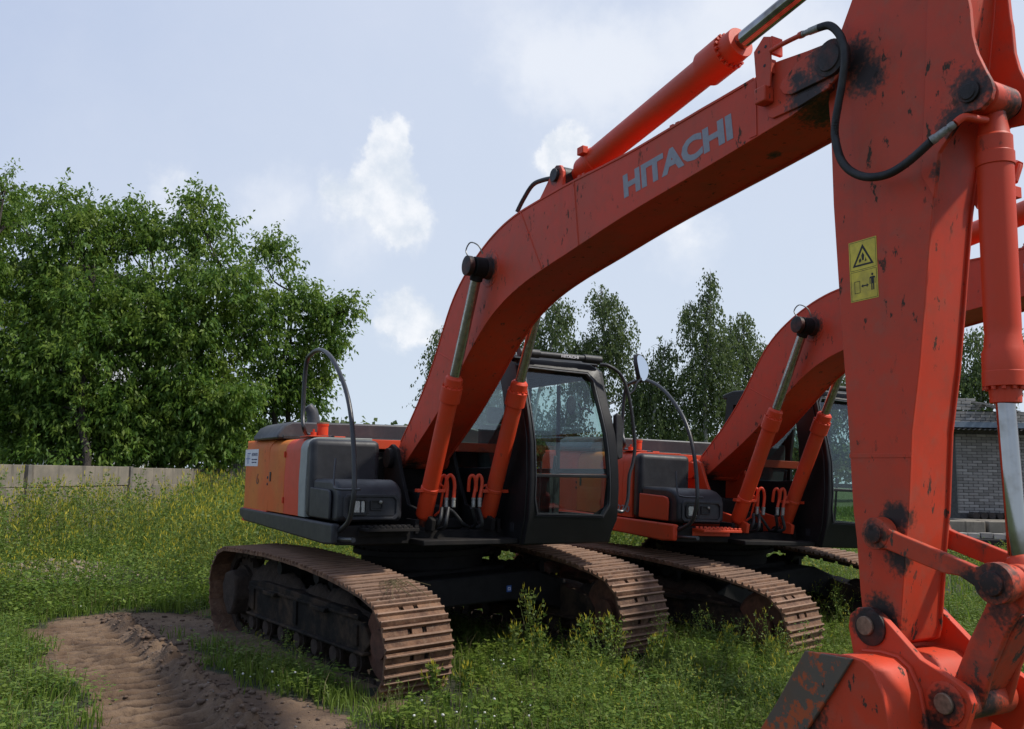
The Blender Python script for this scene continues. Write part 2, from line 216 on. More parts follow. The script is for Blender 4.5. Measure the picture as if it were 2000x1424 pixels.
M_cw = paint('counterweight paint', (.64, .125, .015), [], .6, faded=(.62, .18, .022), rough=.55)
M_orange = paint('panel paint', (.62, .055, .014), [], .5)
M_worn = paint('worn bucket steel', (.135, .080, .045), [], 1.0, faded=(.075, .045, .027), rough=.6, dirt=(.05, .032, .02), low=(.42, .085, .025))
M_black = simple('dark plastic', (.022, .023, .027), .5, 0, .3, 12, (.06, .06, .06), .35, spec=.4)
M_dark = simple('black frame steel', (.010, .009, .009), .75, 0, .4, 8, (.03, .024, .018), .4, spec=.25)
M_frame = simple('muddy track frame', (.014, .012, .010), .85, 0, .4, 9, (.075, .048, .030), .85, bstr=.5, spec=.2)
M_cab = simple('cab black paint', (.009, .009, .010), .45, 0, .3, 8, (.03, .03, .03), .25, spec=.3)
M_grey = simple('grey stripe', (.30, .32, .295), .6, 0, .15, 9)
M_letter = simple('grey lettering', (.27, .28, .31), .5, 0, .15, 30)
M_white = simple('white print', (.72, .72, .74), .6, 0, .12, 20)
M_blue = simple('blue print', (.03, .10, .35), .6)
M_navy = simple('navy print', (.03, .04, .14), .6)
M_ltblue = simple('pale blue print', (.25, .42, .6), .6)
M_yellow = simple('yellow decal', (.78, .60, .06), .55, 0, .25, 18, (.25, .18, .05), .5)
M_print = simple('black print', (.012, .012, .012), .6)
M_rubber = simple('black rubber', (.02, .02, .022), .55, 0, .3, 30, (.06, .06, .055), .4)
M_fit = simple('zinc fitting', (.33, .33, .30), .5, .6, .4, 60)
M_hand = simple('handrail paint', (.03, .031, .034), .35, 0, .3, 20)
M_seat = simple('seat cloth', (.035, .036, .04), .9)
M_grease = simple('greasy steel', (.020, .015, .013), .55, .2, .5, 25, (.16, .03, .012), .5, bstr=.5)
M_idler = simple('rusty idler', (.13, .05, .026), .85, 0, .5, 12, (.03, .02, .014), .5, bstr=.5)
M_mud = simple('dried mud', (.045, .029, .019), .95, 0, .5, 10, bstr=.8, bdist=.03)
M_pin = simple('worn pin', (.30, .20, .13), .6, .5, .5, 30)
M_rail2 = simple('hood grey', (.045, .047, .055), .45, 0, .2, 8, (.16, .15, .14), .3)
M_mirror = simple('mirror glass', (.8, .82, .85), .03, 1.0, .02, 5, bstr=0)
M_lamp = simple('lamp lens', (.45, .45, .42), .15, .3, .3, 40)

def m_chrome():
    m, k = mat('chrome rod'); co = k.add('TexCoord').outputs['Object']
    s = k.add('Mapping', ins={'Vector': co, 'Scale': (.8, .8, .8)}).outputs[0]
    n = k.noise(s, 6., 4, .6); c = k.mix(k.ramp(n, .42, .72), (.36, .36, .36), (.16, .14, .11))
    return finish(k, m, c, k.math('ADD', .03, k.math('MULTIPLY', n, .08)), 1.0, n, .02, .002)
M_chrome = m_chrome()
M_rod = simple('dull rod steel', (.50, .47, .42), .22, .9, .45, 24)
def m_track():
    m, k = mat('rusty track steel'); co = k.add('TexCoord').outputs['Object']; oi = k.add('ObjectInfo').outputs['Random']
    v = k.add('VectorMath', operation='ADD', ins={0: co, 1: k.add('CombineXYZ', ins={0: k.math('MULTIPLY', oi, 50.), 1: k.math('MULTIPLY', oi, 31.), 2: 0.}).outputs[0]}).outputs[0]
    n1 = k.noise(v, 7., 6, .65); n2 = k.noise(v, 38., 6, .7)
    c = k.mix(k.ramp(n1, .35, .65), (.085, .038, .020), (.215, .112, .060)); c = k.mix(k.math('MULTIPLY', k.math('GREATER_THAN', oi, .72), .35), c, (.06, .035, .022))
    c = k.mix(k.math('MULTIPLY', k.ramp(n2, .5, .72), .7), c, (.235, .165, .11))
    c = k.mix(k.math('MULTIPLY', k.ramp(k.noise(v, 90., 4, .6), .6, .75), .8), c, (.03, .02, .014))
    z = k.add('SeparateXYZ', ins={0: co}).outputs[2]
    c = k.mix(k.math('MULTIPLY', k.ramp(z, .026, .036), .75), c, (.30, .19, .13))
    return finish(k, m, c, k.math('ADD', .55, k.math('MULTIPLY', n2, .35)), .25, k.math('ADD', n1, n2), .5, .012)
M_track = m_track()
def m_glass(name, tint, fac=.16):
    m, k = mat(name); t = k.add('BsdfTransparent', ins={0: tint + (1,)}); g = k.add('BsdfGlossy', ins={0: (.9, .93, .95, 1), 'Roughness': .02})
    f = k.math('POWER', k.add('LayerWeight', ins={0: .5}).outputs['Facing'], 4.0); f = k.math('ADD', k.math('MULTIPLY', f, .9), .035 + fac, clamp=True)
    co = k.add('TexCoord').outputs['Object']; d = k.add('BsdfDiffuse', ins={0: (.30, .31, .30, 1)})
    dm = k.math('MULTIPLY', k.ramp(k.noise(co, 2., 5, .7), .40, .8), .03)
    s = k.add('MixShader', ins={0: f, 1: t.outputs[0], 2: g.outputs[0]}); s = k.add('MixShader', ins={0: dm, 1: s.outputs[0], 2: d.outputs[0]})
    k.add('OutputMaterial', ins={0: s.outputs[0]}); return m
M_glass = m_glass('cab glass', (.80, .87, .85), .01)
M_glass2 = m_glass('side glass', (.80, .87, .85), .0)

def m_leaf(name, a, b, c3, tr):
    m, k = mat(name); r = k.add('NewGeometry').outputs['Random Per Island']; co = k.add('TexCoord').outputs['Object']
    c = k.mix(k.ramp(r, .1, .8), a, b); c = k.mix(k.math('MULTIPLY', k.ramp(k.noise(co, 1.3, 4), .46, .66), .7), c, c3)
    return finish(k, m, c, .55, 0, trans=k.mix(.5, c, tr), spec=.3)
M_maple = m_leaf('maple leaves', (.045, .105, .014), (.115, .195, .030), (.190, .245, .036), (.28, .44, .06))
M_birch = m_leaf('birch leaves', (.055, .088, .030), (.110, .145, .050), (.075, .110, .035), (.22, .30, .08))
M_grass = m_leaf('grass blades', (.058, .118, .014), (.165, .230, .036), (.135, .180, .024), (.24, .38, .05))
M_weed = m_leaf('weed leaves', (.070, .130, .018), (.175, .230, .038), (.09, .12, .03), (.2, .28, .05))
M_dry = m_leaf('dry stalks', (.16, .13, .06), (.26, .21, .11), (.2, .16, .08), (.3, .26, .1))
M_flower = m_leaf('yellow flowers', (.42, .36, .02), (.55, .47, .05), (.34, .33, .03), (.5, .45, .05))
M_petal = simple('white petals', (.75, .75, .68), .8)
M_bark = simple('bark', (.055, .043, .034), .9, 0, .5, 9, bstr=.8, bdist=.03)
M_birchbark = simple('birch bark', (.45, .43, .40), .8, 0, .75, 4)
M_conc = simple('weathered concrete', (.20, .175, .145), .9, 0, .35, 1.4, (.06, .055, .05), .65, bstr=.4, bdist=.01)
def m_conc():
    m, k = mat('stained concrete'); co = k.add('TexCoord').outputs['Object']; oi = k.add('ObjectInfo').outputs['Random']
    v = k.add('VectorMath', operation='ADD', ins={0: co, 1: k.add('CombineXYZ', ins={0: k.math('MULTIPLY', oi, 40.), 1: 0., 2: k.math('MULTIPLY', oi, 9.)}).outputs[0]}).outputs[0]
    st = k.noise(k.add('Mapping', ins={'Vector': v, 'Scale': (3.2, 3.2, .35)}).outputs[0], 2.0, 6, .65); n2 = k.noise(v, 2.2, 6, .65)
    c = k.mix(k.ramp(n2, .35, .65), (.235, .200, .155), (.165, .145, .115)); c = k.mix(k.math('MULTIPLY', k.ramp(st, .52, .72), .8), c, (.055, .048, .040))
    c = k.mix(k.math('MULTIPLY', k.ramp(k.noise(v, 30., 5, .6), .55, .7), .3), c, (.09, .08, .06)); return finish(k, m, c, .92, 0, n2, .4, .02)
M_conc = m_conc()
M_post = simple('concrete post', (.19, .17, .145), .9, 0, .4, 3, (.06, .055, .05), .5)
M_brickm = None
def m_brick():
    m, k = mat('white brick'); r = k.add('ObjectInfo').outputs['Random']; co = k.add('TexCoord').outputs['Object']
    c = k.mix(r, (.19, .175, .155), (.36, .335, .30)); c = k.mix(k.math('MULTIPLY', k.ramp(k.noise(co, 6., 5, .6), .45, .7), .45), c, (.14, .12, .11))
    return finish(k, m, c, .9, 0, k.noise(co, 60., 4), .4, .004)
M_brick = m_brick()
M_mortar = simple('mortar', (.10, .095, .09), .95, 0, .4, 12)
M_sheet = simple('galvanised sheet', (.20, .24, .28), .6, .2, .25, 6)
M_rsheet = simple('dark corrugated sheet', (.05, .046, .042), .8, 0, .4, 5)
M_plaster = simple('pale plaster', (.50, .51, .52), .9, 0, .2, 1)
M_wood = simple('grey weathered wood', (.16, .15, .135), .9, 0, .4, 6)

# ------------------------------------------------------------------ mesh helpers
class MB:
    def __init__(s): s.v = []; s.f = []; s.m = []; s.mi = 0
    def _add(s, vs, fs):
        b = len(s.v); s.v += [tuple(v) for v in vs]
        for f in fs: s.f.append(tuple(b + i for i in f)); s.m.append(s.mi)
        return s
    def box(s, a, b, M=None):
        x0, y0, z0 = a; x1, y1, z1 = b
        vs = [(x0, y0, z0), (x1, y0, z0), (x1, y1, z0), (x0, y1, z0), (x0, y0, z1), (x1, y0, z1), (x1, y1, z1), (x0, y1, z1)]
        if M is not None: vs = [M @ Vector(v) for v in vs]
        return s._add(vs, [(0, 3, 2, 1), (4, 5, 6, 7), (0, 1, 5, 4), (1, 2, 6, 5), (2, 3, 7, 6), (3, 0, 4, 7)])
    def prism(s, pts, a, b, axis='y'):
        f = {'y': lambda p, t: (p[0], t, p[1]), 'x': lambda p, t: (t, p[0], p[1]), 'z': lambda p, t: (p[0], p[1], t)}[axis]
        n = len(pts); vs = [f(p, a) for p in pts] + [f(p, b) for p in pts]
        fs = [tuple(range(n)), tuple(range(2 * n - 1, n - 1, -1))] + [(i, i + n, (i + 1) % n + n, (i + 1) % n) for i in range(n)]
        return s._add(vs, fs)
    def ring(s, outer, inner, fa, fb):              # plate with a hole; fa / fb map (u, v) to 3-D on the two faces
        n = len(outer); vs = [fa(p) for p in outer] + [fa(p) for p in inner] + [fb(p) for p in outer] + [fb(p) for p in inner]
        fs = []
        for i in range(n):
            j = (i + 1) % n
            fs += [(i, j, n + j, n + i), (2 * n + j, 2 * n + i, 3 * n + i, 3 * n + j), (i, 2 * n + i, 2 * n + j, j), (n + i, n + j, 3 * n + j, 3 * n + i)]
        return s._add(vs, fs)
    def tube(s, path, r, n=12, cap=True, radii=None):
        P = [Vector(p) for p in path]; k = len(P)
        R = radii or [r] * k; ref = None; vs = []
        for i in range(k):
            t = (P[min(i + 1, k - 1)] - P[max(i - 1, 0)]).normalized()
            if ref is None: ref = t.orthogonal().normalized()
            ref = (ref - t * ref.dot(t)).normalized(); bn = t.cross(ref)
            for j in range(n):
                a = 2 * pi * j / n; vs.append(P[i] + (ref * cos(a) + bn * sin(a)) * R[i])
        fs = [(i * n + j, i * n + (j + 1) % n, (i + 1) * n + (j + 1) % n, (i + 1) * n + j) for i in range(k - 1) for j in range(n)]
        if cap: fs += [tuple(range(n - 1, -1, -1)), tuple(range((k - 1) * n, k * n))]
        return s._add(vs, fs)
    def cyl(s, a, b, r, n=28, r2=None): return s.tube([a, b], r, n, True, [r, r if r2 is None else r2])
    def lathe(s, a, b, prof, n=32):                 # prof: (t along a->b in metres, radius)
        a = Vector(a); d = (Vector(b) - a).normalized(); o = d.orthogonal().normalized(); q = d.cross(o); vs = []
        for t, r in prof:
            for j in range(n): an = 2 * pi * j / n; vs.append(a + d * t + (o * cos(an) + q * sin(an)) * max(r, 1e-4))
        k = len(prof); fs = [(i * n + j, i * n + (j + 1) % n, (i + 1) * n + (j + 1) % n, (i + 1) * n + j) for i in range(k - 1) for j in range(n)]
        fs += [tuple(range(n - 1, -1, -1)), tuple(range((k - 1) * n, k * n))]
        return s._add(vs, fs)
    def objs(s, name, m, parent=None, bevel=0, **kw):  # every separate piece becomes an object of its own
        n = len(s.v); lab = list(range(n))
        def find(i):
            while lab[i] != i: lab[i] = lab[lab[i]]; i = lab[i]
            return i
        for f in s.f:
            for i in f[1:]: lab[find(i)] = find(f[0])
        groups = {}
        for f in s.f: groups.setdefault(find(f[0]), []).append(f)
        out = []
        for g in groups.values():
            ids = sorted({i for f in g for i in f}); mp = {i: k for k, i in enumerate(ids)}; q = MB(); q._add([s.v[i] for i in ids], [tuple(mp[i] for i in f) for f in g]); out.append(q.obj(name, m, parent, bevel, **kw))
        return out
    def obj(s, name, m, parent=None, bevel=0, seg=2, ang=35, kind=None, label=None, loc=None):
        me = bpy.data.meshes.new(name); me.from_pydata(s.v, [], s.f); me.update()
        bm = bmesh.new(); bm.from_mesh(me); bmesh.ops.recalc_face_normals(bm, faces=bm.faces)
        bm.to_mesh(me); bm.free()
        ms = m if isinstance(m, (list, tuple)) else [m]
        for x in ms: me.materials.append(x)
        if len(ms) > 1: me.polygons.foreach_set('material_index', s.m)
        me.polygons.foreach_set('use_smooth', [True] * len(me.polygons)); me.set_sharp_from_angle(angle=radians(ang))
        o = bpy.data.objects.new(name, me); COL.objects.link(o)
        if parent: o.parent = parent
        if loc: o.location = loc
        if bevel:
            b = o.modifiers.new('bevel', 'BEVEL'); b.width = bevel; b.segments = seg; b.limit_method = 'ANGLE'; b.angle_limit = radians(30)
        if kind: o['kind'] = kind
        if label: o['label'] = label
        if name in ('branches', 'gland_bolts', 'link_chain', 'sticker_emblem', 'decal_print'): o['kind'] = 'stuff'
        return o
def spline(pts, k=6):
    P = [Vector(p) for p in pts]; out = []
    for i in range(len(P) - 1):
        p0, p1, p2, p3 = P[max(i - 1, 0)], P[i], P[i + 1], P[min(i + 2, len(P) - 1)]
        for j in range(k):
            t = j / k; out.append(.5 * ((2 * p1) + (p2 - p0) * t + (2 * p0 - 5 * p1 + 4 * p2 - p3) * t * t + (3 * p1 - p0 - 3 * p2 + p3) * t ** 3))
    return out + [P[-1]]
def empty(name, loc, label, cat, group=None, rot=0):
    o = bpy.data.objects.new(name, None); COL.objects.link(o); o.location = loc; o.rotation_euler = (0, 0, rot)
    o['label'] = label; o['category'] = cat
    if group: o['group'] = group
    return o
def tag(o, label, cat, group=None):
    o['label'] = label; o['category'] = cat
    if group: o['group'] = group
    return o
def np_mesh(name, V, quads, tris, mats, mi=None, parent=None, kind=None):
    me = bpy.data.meshes.new(name); V = np.asarray(V, dtype=np.float32)
    q = np.asarray(quads, dtype=np.int32).reshape(-1, 4); t = np.asarray(tris, dtype=np.int32).reshape(-1, 3)
    me.vertices.add(len(V)); me.vertices.foreach_set('co', V.ravel())
    me.loops.add(q.size + t.size); me.loops.foreach_set('vertex_index', np.concatenate([q.ravel(), t.ravel()]))
    me.polygons.add(len(q) + len(t)); st = np.concatenate([np.arange(len(q)) * 4, q.size + np.arange(len(t)) * 3]).astype(np.int32)
    me.polygons.foreach_set('loop_start', st)
    for x in mats: me.materials.append(x)
    if mi is not None: me.polygons.foreach_set('material_index', np.asarray(mi, dtype=np.int32))
    me.update(calc_edges=True); me.validate()
    o = bpy.data.objects.new(name, me); COL.objects.link(o)
    if parent: o.parent = parent
    if kind: o['kind'] = kind
    return o
def text_mesh(body, name, m, parent, M, offset=0.0, shear=0.0, extrude=.002, align='LEFT'):
    cu = bpy.data.curves.new(name, 'FONT'); cu.body = body; cu.offset = offset; cu.shear = shear; cu.extrude = extrude; cu.resolution_u = 3; cu.align_x = align
    t = bpy.data.objects.new(name, cu); COL.objects.link(t); dg = bpy.context.evaluated_depsgraph_get(); dg.update()
    me = bpy.data.meshes.new_from_object(t.evaluated_get(dg)); bpy.data.objects.remove(t)
    xs = [v.co.x for v in me.vertices]; ys = [v.co.y for v in me.vertices]; x0, x1, y0, y1 = min(xs), max(xs), min(ys), max(ys)
    for v in me.vertices: v.co = M((v.co.x - x0) / (x1 - x0), (v.co.y - y0) / (y1 - y0), v.co.z)
    me.materials.clear(); me.materials.append(m); o = bpy.data.objects.new(name, me); COL.objects.link(o); o.parent = parent; return o

# ================================================================= EXCAVATOR (x forward, y left, z up; origin = swing centre on the ground)
YR, YL = -.37, .08                                   # boom side plates
def F(z):                                            # cab front bulge
    return float(np.interp(z, [1.08, 1.33, 1.69, 2.06, 2.29, 2.57, 2.76, 2.84], [1.41, 1.49, 1.52, 1.50, 1.43, 1.33, 1.27, 1.20]))
ex = empty('excavator', (0, 0, 0), 'nearest orange tracked excavator with a black skirt and a white sticker on its counterweight', 'excavator', 'orange excavators parked side by side')

def track_profile():
    top = [(-1.62, .905), (-1.1, .925), (-.5, .935), (0., .925), (.6, .895), (1.1, .85), (1.45, .80), (1.66, .765)]
    fr = [(1.60 + .385 * cos(a), .385 + .385 * sin(a)) for a in np.linspace(radians(72), radians(-90), 9)]
    bot = [(1.0, 0), (0, 0), (-1.0, 0), (-1.55, .0)]
    re = [(-1.62 + .42 * cos(a), .465 + .44 * sin(a)) for a in np.linspace(radians(250), radians(105), 9)]
    return top + fr + bot + re
def resample(P, n):
    P = [Vector(p) for p in P]; P.append(P[0]); L = [0]
    for a, b in zip(P, P[1:]): L.append(L[-1] + (b - a).length)
    out = []
    for i in range(n):
        s = L[-1] * i / n; k = max(j for j in range(len(L)) if L[j] <= s + 1e-9); k = min(k, len(P) - 2)
        t = (s - L[k]) / (L[k + 1] - L[k]); out.append(P[k].lerp(P[k + 1], t))
    return out
def shoe_mesh():
    full = [(-.094, 0), (-.094, .012), (-.084, .038), (-.074, .038), (-.062, .012), (-.016, .012), (-.007, .038), (.007, .038), (.016, .012), (.060, .012), (.072, .036), (.082, .036), (.094, .012), (.102, 0), (.102, -.008), (-.094, -.008)]
    notch = [(-.094, 0), (-.094, .012), (-.084, .038), (-.074, .038), (-.060, .012), (-.060, -.008)]
    notch2 = [(-.018, .012), (-.007, .038), (.007, .038), (.016, .012), (.060, .012), (.072, .036), (.082, .036), (.094, .012), (.102, 0), (.102, -.008), (-.014, -.008)]
    mb = MB()
    for a, b in ((-.30, -.085), (-.045, .045), (.085, .30)): mb.prism(full, a, b)
    for a, b in ((-.085, -.045), (.045, .085)): mb.prism(notch, a, b); mb.prism(notch2, a, b)
    return mb
shoe0 = None
def build_track(yc, parent):
    global shoe0
    s = 1 if yc > 0 else -1
    mb = MB()                                        # side frame
    mb.prism([(-1.30, .34), (-1.30, .60), (-.9, .64), (.9, .60), (1.30, .52), (1.42, .38), (1.30, .28), (-1.1, .28)], yc - .13, yc + .13)
    mb.prism([(-1.25, .27), (-1.25, .30), (1.36, .30), (1.36, .27)], yc - .17, yc + .17)
    mb.prism([(-1.72, .30), (-1.72, .62), (-1.28, .64), (-1.28, .30)], yc - .05, yc + .05)
    fr = mb.obj('track', M_frame, parent, .012)
    mb = MB(); mb.lathe((1.58, yc - .09, .40), (1.58, yc + .09, .40), [(0, .10), (0, .30), (.035, .335), (.06, .335), (.06, .30), (.12, .30), (.12, .335), (.145, .335), (.18, .30), (.18, .10)], 30)
    mb.cyl((1.58, yc - .15, .40), (1.58, yc + .15, .40), .12); mb.obj('idler_wheel', M_idler, fr)
    pts = []
    for i in range(42): a = 2 * pi * i / 42; r = .36 if i % 2 else .31; pts.append((-1.62 + r * cos(a), .47 + r * sin(a)))
    mb = MB(); mb.prism(pts, yc - .035, yc + .035); mb.lathe((-1.62, yc - .20, .47), (-1.62, yc + .16, .47), [(0, .12), (.02, .17), (.10, .19), (.12, .26), (.30, .24), (.36, .1)], 26); mb.obj('sprocket', M_mud, fr)
    ys = yc + s * .24; mb = MB(); mb.prism([(-1.80, .52), (-1.72, .66), (-1.52, .70), (-1.40, .62), (-1.38, .42), (-1.50, .24), (-1.62, .22), (-1.76, .36)], min(yc + s * .02, ys), max(yc + s * .02, ys)); mb.obj('drive_motor', M_mud, fr, .03, 3)
    yo = yc + s * .131; y1 = yc + s * .150
    for x0, x1, z0, z1 in ((-1.18, 1.24, .545, .575), (-1.18, -1.10, .33, .545), (-.10, -.02, .33, .545), (1.14, 1.22, .33, .50)):
        mb = MB(); mb.box((x0, min(yo, y1), z0), (x1, max(yo, y1), z1)); mb.obj('frame_rib', M_frame, fr, .006)
    for x in (-.62, .52):
        mb = MB(); mb.prism([(x - .16, .57), (x - .14, .53), (x + .14, .53), (x + .16, .57)], min(yo, yc + s * .19), max(yo, yc + s * .19)); mb.obj('step_bracket', M_frame, fr, .008)
    r0 = None
    for i in range(7):
        if r0 is None:
            mb = MB(); mb.lathe((0, -.15, 0), (0, .15, 0), [(0, .05), (0, .07), (.03, .075), (.03, .10), (.06, .10), (.065, .082), (.235, .082), (.24, .10), (.27, .10), (.27, .075), (.30, .07), (.30, .05)], 20)
            r0 = mb.obj('track_roller', M_mud, fr); r = r0
        else: r = r0.copy(); COL.objects.link(r)
        r.location = (-1.15 + i * .385, yc, .20); r.parent = fr
    for x in (-.5, .35):
        mb = MB(); mb.lathe((x, yc - .12, .80), (x, yc + .12, .80), [(0, .03), (0, .06), (.08, .055), (.16, .055), (.24, .06), (.24, .03)], 16); mb.box((x - .05, yc + .02, .58), (x + .05, yc + .08, .80)); mb.obj('carrier_roller', M_dark, fr)
    # mud heaped on the frame
    mb = MB(); V = []; nx, ny = 50, 7
    for i in range(nx):
        for j in range(ny):
            x = -1.35 + 2.7 * i / (nx - 1); y = yc - .12 + .24 * j / (ny - 1); e = 1 - abs(j - 3) / 3.
            V.append((x, y, .44 + (e ** .6) * (.28 + .05 * math.sin(x * 4.3 + yc) + .03 * math.sin(x * 11)) + random.uniform(-.02, .02) - .12 * max(0, x - .2) + .06 * max(0, -x)))
    mb._add(V, [(i * ny + j, (i + 1) * ny + j, (i + 1) * ny + j + 1, i * ny + j + 1) for i in range(nx - 1) for j in range(ny - 1)]); mb.obj('mud', M_mud, fr, ang=180)
    # link chain, inside of the shoes
    prof = track_profile(); L = sum((Vector(a) - Vector(b)).length for a, b in zip(prof, prof[1:] + prof[:1])); n = round(L / .198)
    P = resample(prof, n)
    mb = MB()
    for i in range(n):
        a, b = P[i], P[(i + 1) % n]; d = (b - a).normalized(); nr = Vector((-d.y, d.x)); c = (a + b) / 2
        inn = -nr if False else nr
        inn = Vector((0, .46)) + Vector((c.x * .86, 0)) - c; inn = (nr if nr.dot(inn) > 0 else -nr)
        for yy in (-.09, .065):
            q = [a + inn * .005, b + inn * .005, b + inn * .085 - d * .03, a + inn * .085 + d * .03]; mb.prism([(p.x, p.y) for p in q], yc + yy, yc + yy + .028)
    mb.obj('link_chain', M_mud, fr)
    for i in range(n):
        a, b = P[i], P[(i + 1) % n]; c = (a + b) / 2; d = (b - a).normalized()
        out = Vector((c.x * .86, .46)); up = Vector((-d.y, d.x)); 
        if up.dot(c - out) < 0: up = -up
        if shoe0 is None:
            shoe0 = shoe_mesh().obj('shoe', M_track, fr); o = shoe0
        else: o = shoe0.copy(); COL.objects.link(o)
        o.parent = fr
        X = Vector((d.x, 0, d.y)); Z = Vector((up.x, 0, up.y)); Yv = Z.cross(X)
        jx = random.uniform(-.006, .006)
        o.matrix_local = Matrix(((X.x, Yv.x, Z.x, c.x), (X.y, Yv.y, Z.y, yc + jx), (X.z, Yv.z, Z.z, c.y), (0, 0, 0, 1)))
    return fr
def crumbs(fr, yc, seed):
    r = np.random.default_rng(seed); mb = MB(); P = track_profile()
    for i in range(420):
        x = r.uniform(-.3, 1.75); z = float(np.interp(x, [-1.1, -.5, 0, .6, 1.1, 1.45, 1.66, 1.80], [.925, .935, .925, .895, .85, .80, .765, .715])); y = yc + r.uniform(-.29, .29); s = .004 + .014 * r.random() ** 3; V = [(x + s * a * r.uniform(.6, 1.3), y + s * b * r.uniform(.6, 1.3), z + .012 + s * c * r.uniform(.5, 1.1)) for a, b, c in ((1, 0, 0), (-1, 0, 0), (0, 1, 0), (0, -1, 0), (0, 0, 1), (0, 0, -1))]
        mb._add(V, [(0, 2, 4), (2, 1, 4), (1, 3, 4), (3, 0, 4), (2, 0, 5), (1, 2, 5), (3, 1, 5), (0, 3, 5)])
    o = mb.obj('soil_crumbs', M_crumb, fr, ang=10); o['kind'] = 'stuff'
M_crumb = simple('dry soil crumbs', (.22, .155, .105), .95, 0, .5, 20)
UC = []                                              # everything that turns with the tracks
UC.append(build_track(-1.207, ex)); UC.append(build_track(1.207, ex))
mb = MB()
mb.prism([(-1.2, .10), (-1.1, .55), (-.62, .70), (.62, .70), (1.1, .55), (1.2, .10), (1.02, .08), (.85, .42), (.45, .52), (-.45, .52), (-.85, .42), (-1.02, .08)][::-1] if False else
         [(-1.18, .62), (-.75, .76), (.75, .76), (1.18, .62), (1.18, .30), (.80, .44), (.45, .49), (-.45, .49), (-.80, .44), (-1.18, .30)], .62, .92, 'x')
mb.prism([(-1.18, .62), (-.75, .76), (.75, .76), (1.18, .62), (1.18, .30), (.80, .44), (.45, .49), (-.45, .49), (-.80, .44), (-1.18, .30)], -.92, -.62, 'x')
mb.box((-.60, -.62, .50), (.60, .62, .80))
mb.cyl((0, 0, .78), (0, 0, .93), .62, 48)
crumbs(UC[0], -1.207, 3); crumbs(UC[1], 1.207, 4)
car = mb.obj('undercarriage', M_dark, ex, .02); UC.append(car)
mb = MB(); mb.lathe((0, 0, .93), (0, 0, 1.06), [(0, .60), (0, .70), (.05, .70), (.055, .66), (.09, .66), (.095, .72), (.13, .72), (.13, .5)], 56)
for i in range(36): a = 2 * pi * i / 36; mb.cyl((.675 * cos(a), .675 * sin(a), .975), (.675 * cos(a), .675 * sin(a), 1.0), .013, 6)
UC.append(mb.obj('turntable', M_dark, ex))
mb = MB(); mb.box((.921, .40, .575), (.925, .455, .635)); UC.append(mb.obj('blue_sticker', M_blue, ex)); blue = UC[-1]
mb = MB(); mb.ring([(0, 0), (.03, 0), (.03, .03), (0, .03)], [(.006, .006), (.024, .006), (.024, .024), (.006, .024)], lambda p: (.9275, .412 + p[0], .59 + p[1]), lambda p: (.9262, .412 + p[0], .59 + p[1])); mb.obj('sticker_mark', M_white, blue)
for o in UC: o.rotation_euler = (.03, 0, .125)

# --- platform
mb = MB(); mb.box((-1.9, -1.15, 1.075), (1.05, 1.25, 1.20)); mb.box((1.05, -.62, 1.085), (1.36, .33, 1.135)); mb.box((-2.2, -1.2, 1.15), (-1.0, 1.2, 1.28)); mb.box((.98, -1.33, 1.09), (1.13, -.66, 1.255))
mb.objs('platform', M_dark, ex, .01)
bw = []
for ya, yb_ in ((-.47, -.43), (.14, .18)):
    mb = MB(); mb.prism([(-1.0, 1.2), (1.18, 1.2), (1.2, 1.30), (1.02, 1.36), (.62, 1.42), (.42, 1.72), (.30, 1.95), (.17, 2.0), (.03, 1.95), (-.15, 1.7), (-1.0, 1.45)], ya, yb_); mb.cyl((.17, ya - .05, 1.86), (.17, yb_ + .02, 1.86), .10); bw.append(mb.obj('boom_bracket', M_dark, ex, .006))
mb = MB()
for y in (-.475, .185): mb.cyl((.968, y - .09, 1.20), (.968, y + .09, 1.20), .075)
mb.box((.85, -.58, 1.17), (1.08, -.54, 1.30)); mb.box((.85, .26, 1.17), (1.08, .30, 1.30)); mb.objs('cylinder_foot_mount', M_dark, ex, .006)
mb = MB(); mb.box((-1.1, -.60, 1.2), (-.02, .30, 1.93)); mb.obj('engine_bay', M_dark, ex, .02)
mb = MB(); mb.box((.15, -.36, 1.2), (.62, .08, 1.55)); mb.cyl((.75, -.15, 1.2), (.75, -.15, 1.42), .10); mb.box((.66, -.30, 1.2), (.92, -.02, 1.30)); mb.obj('valve_block', M_dark, ex, .02)

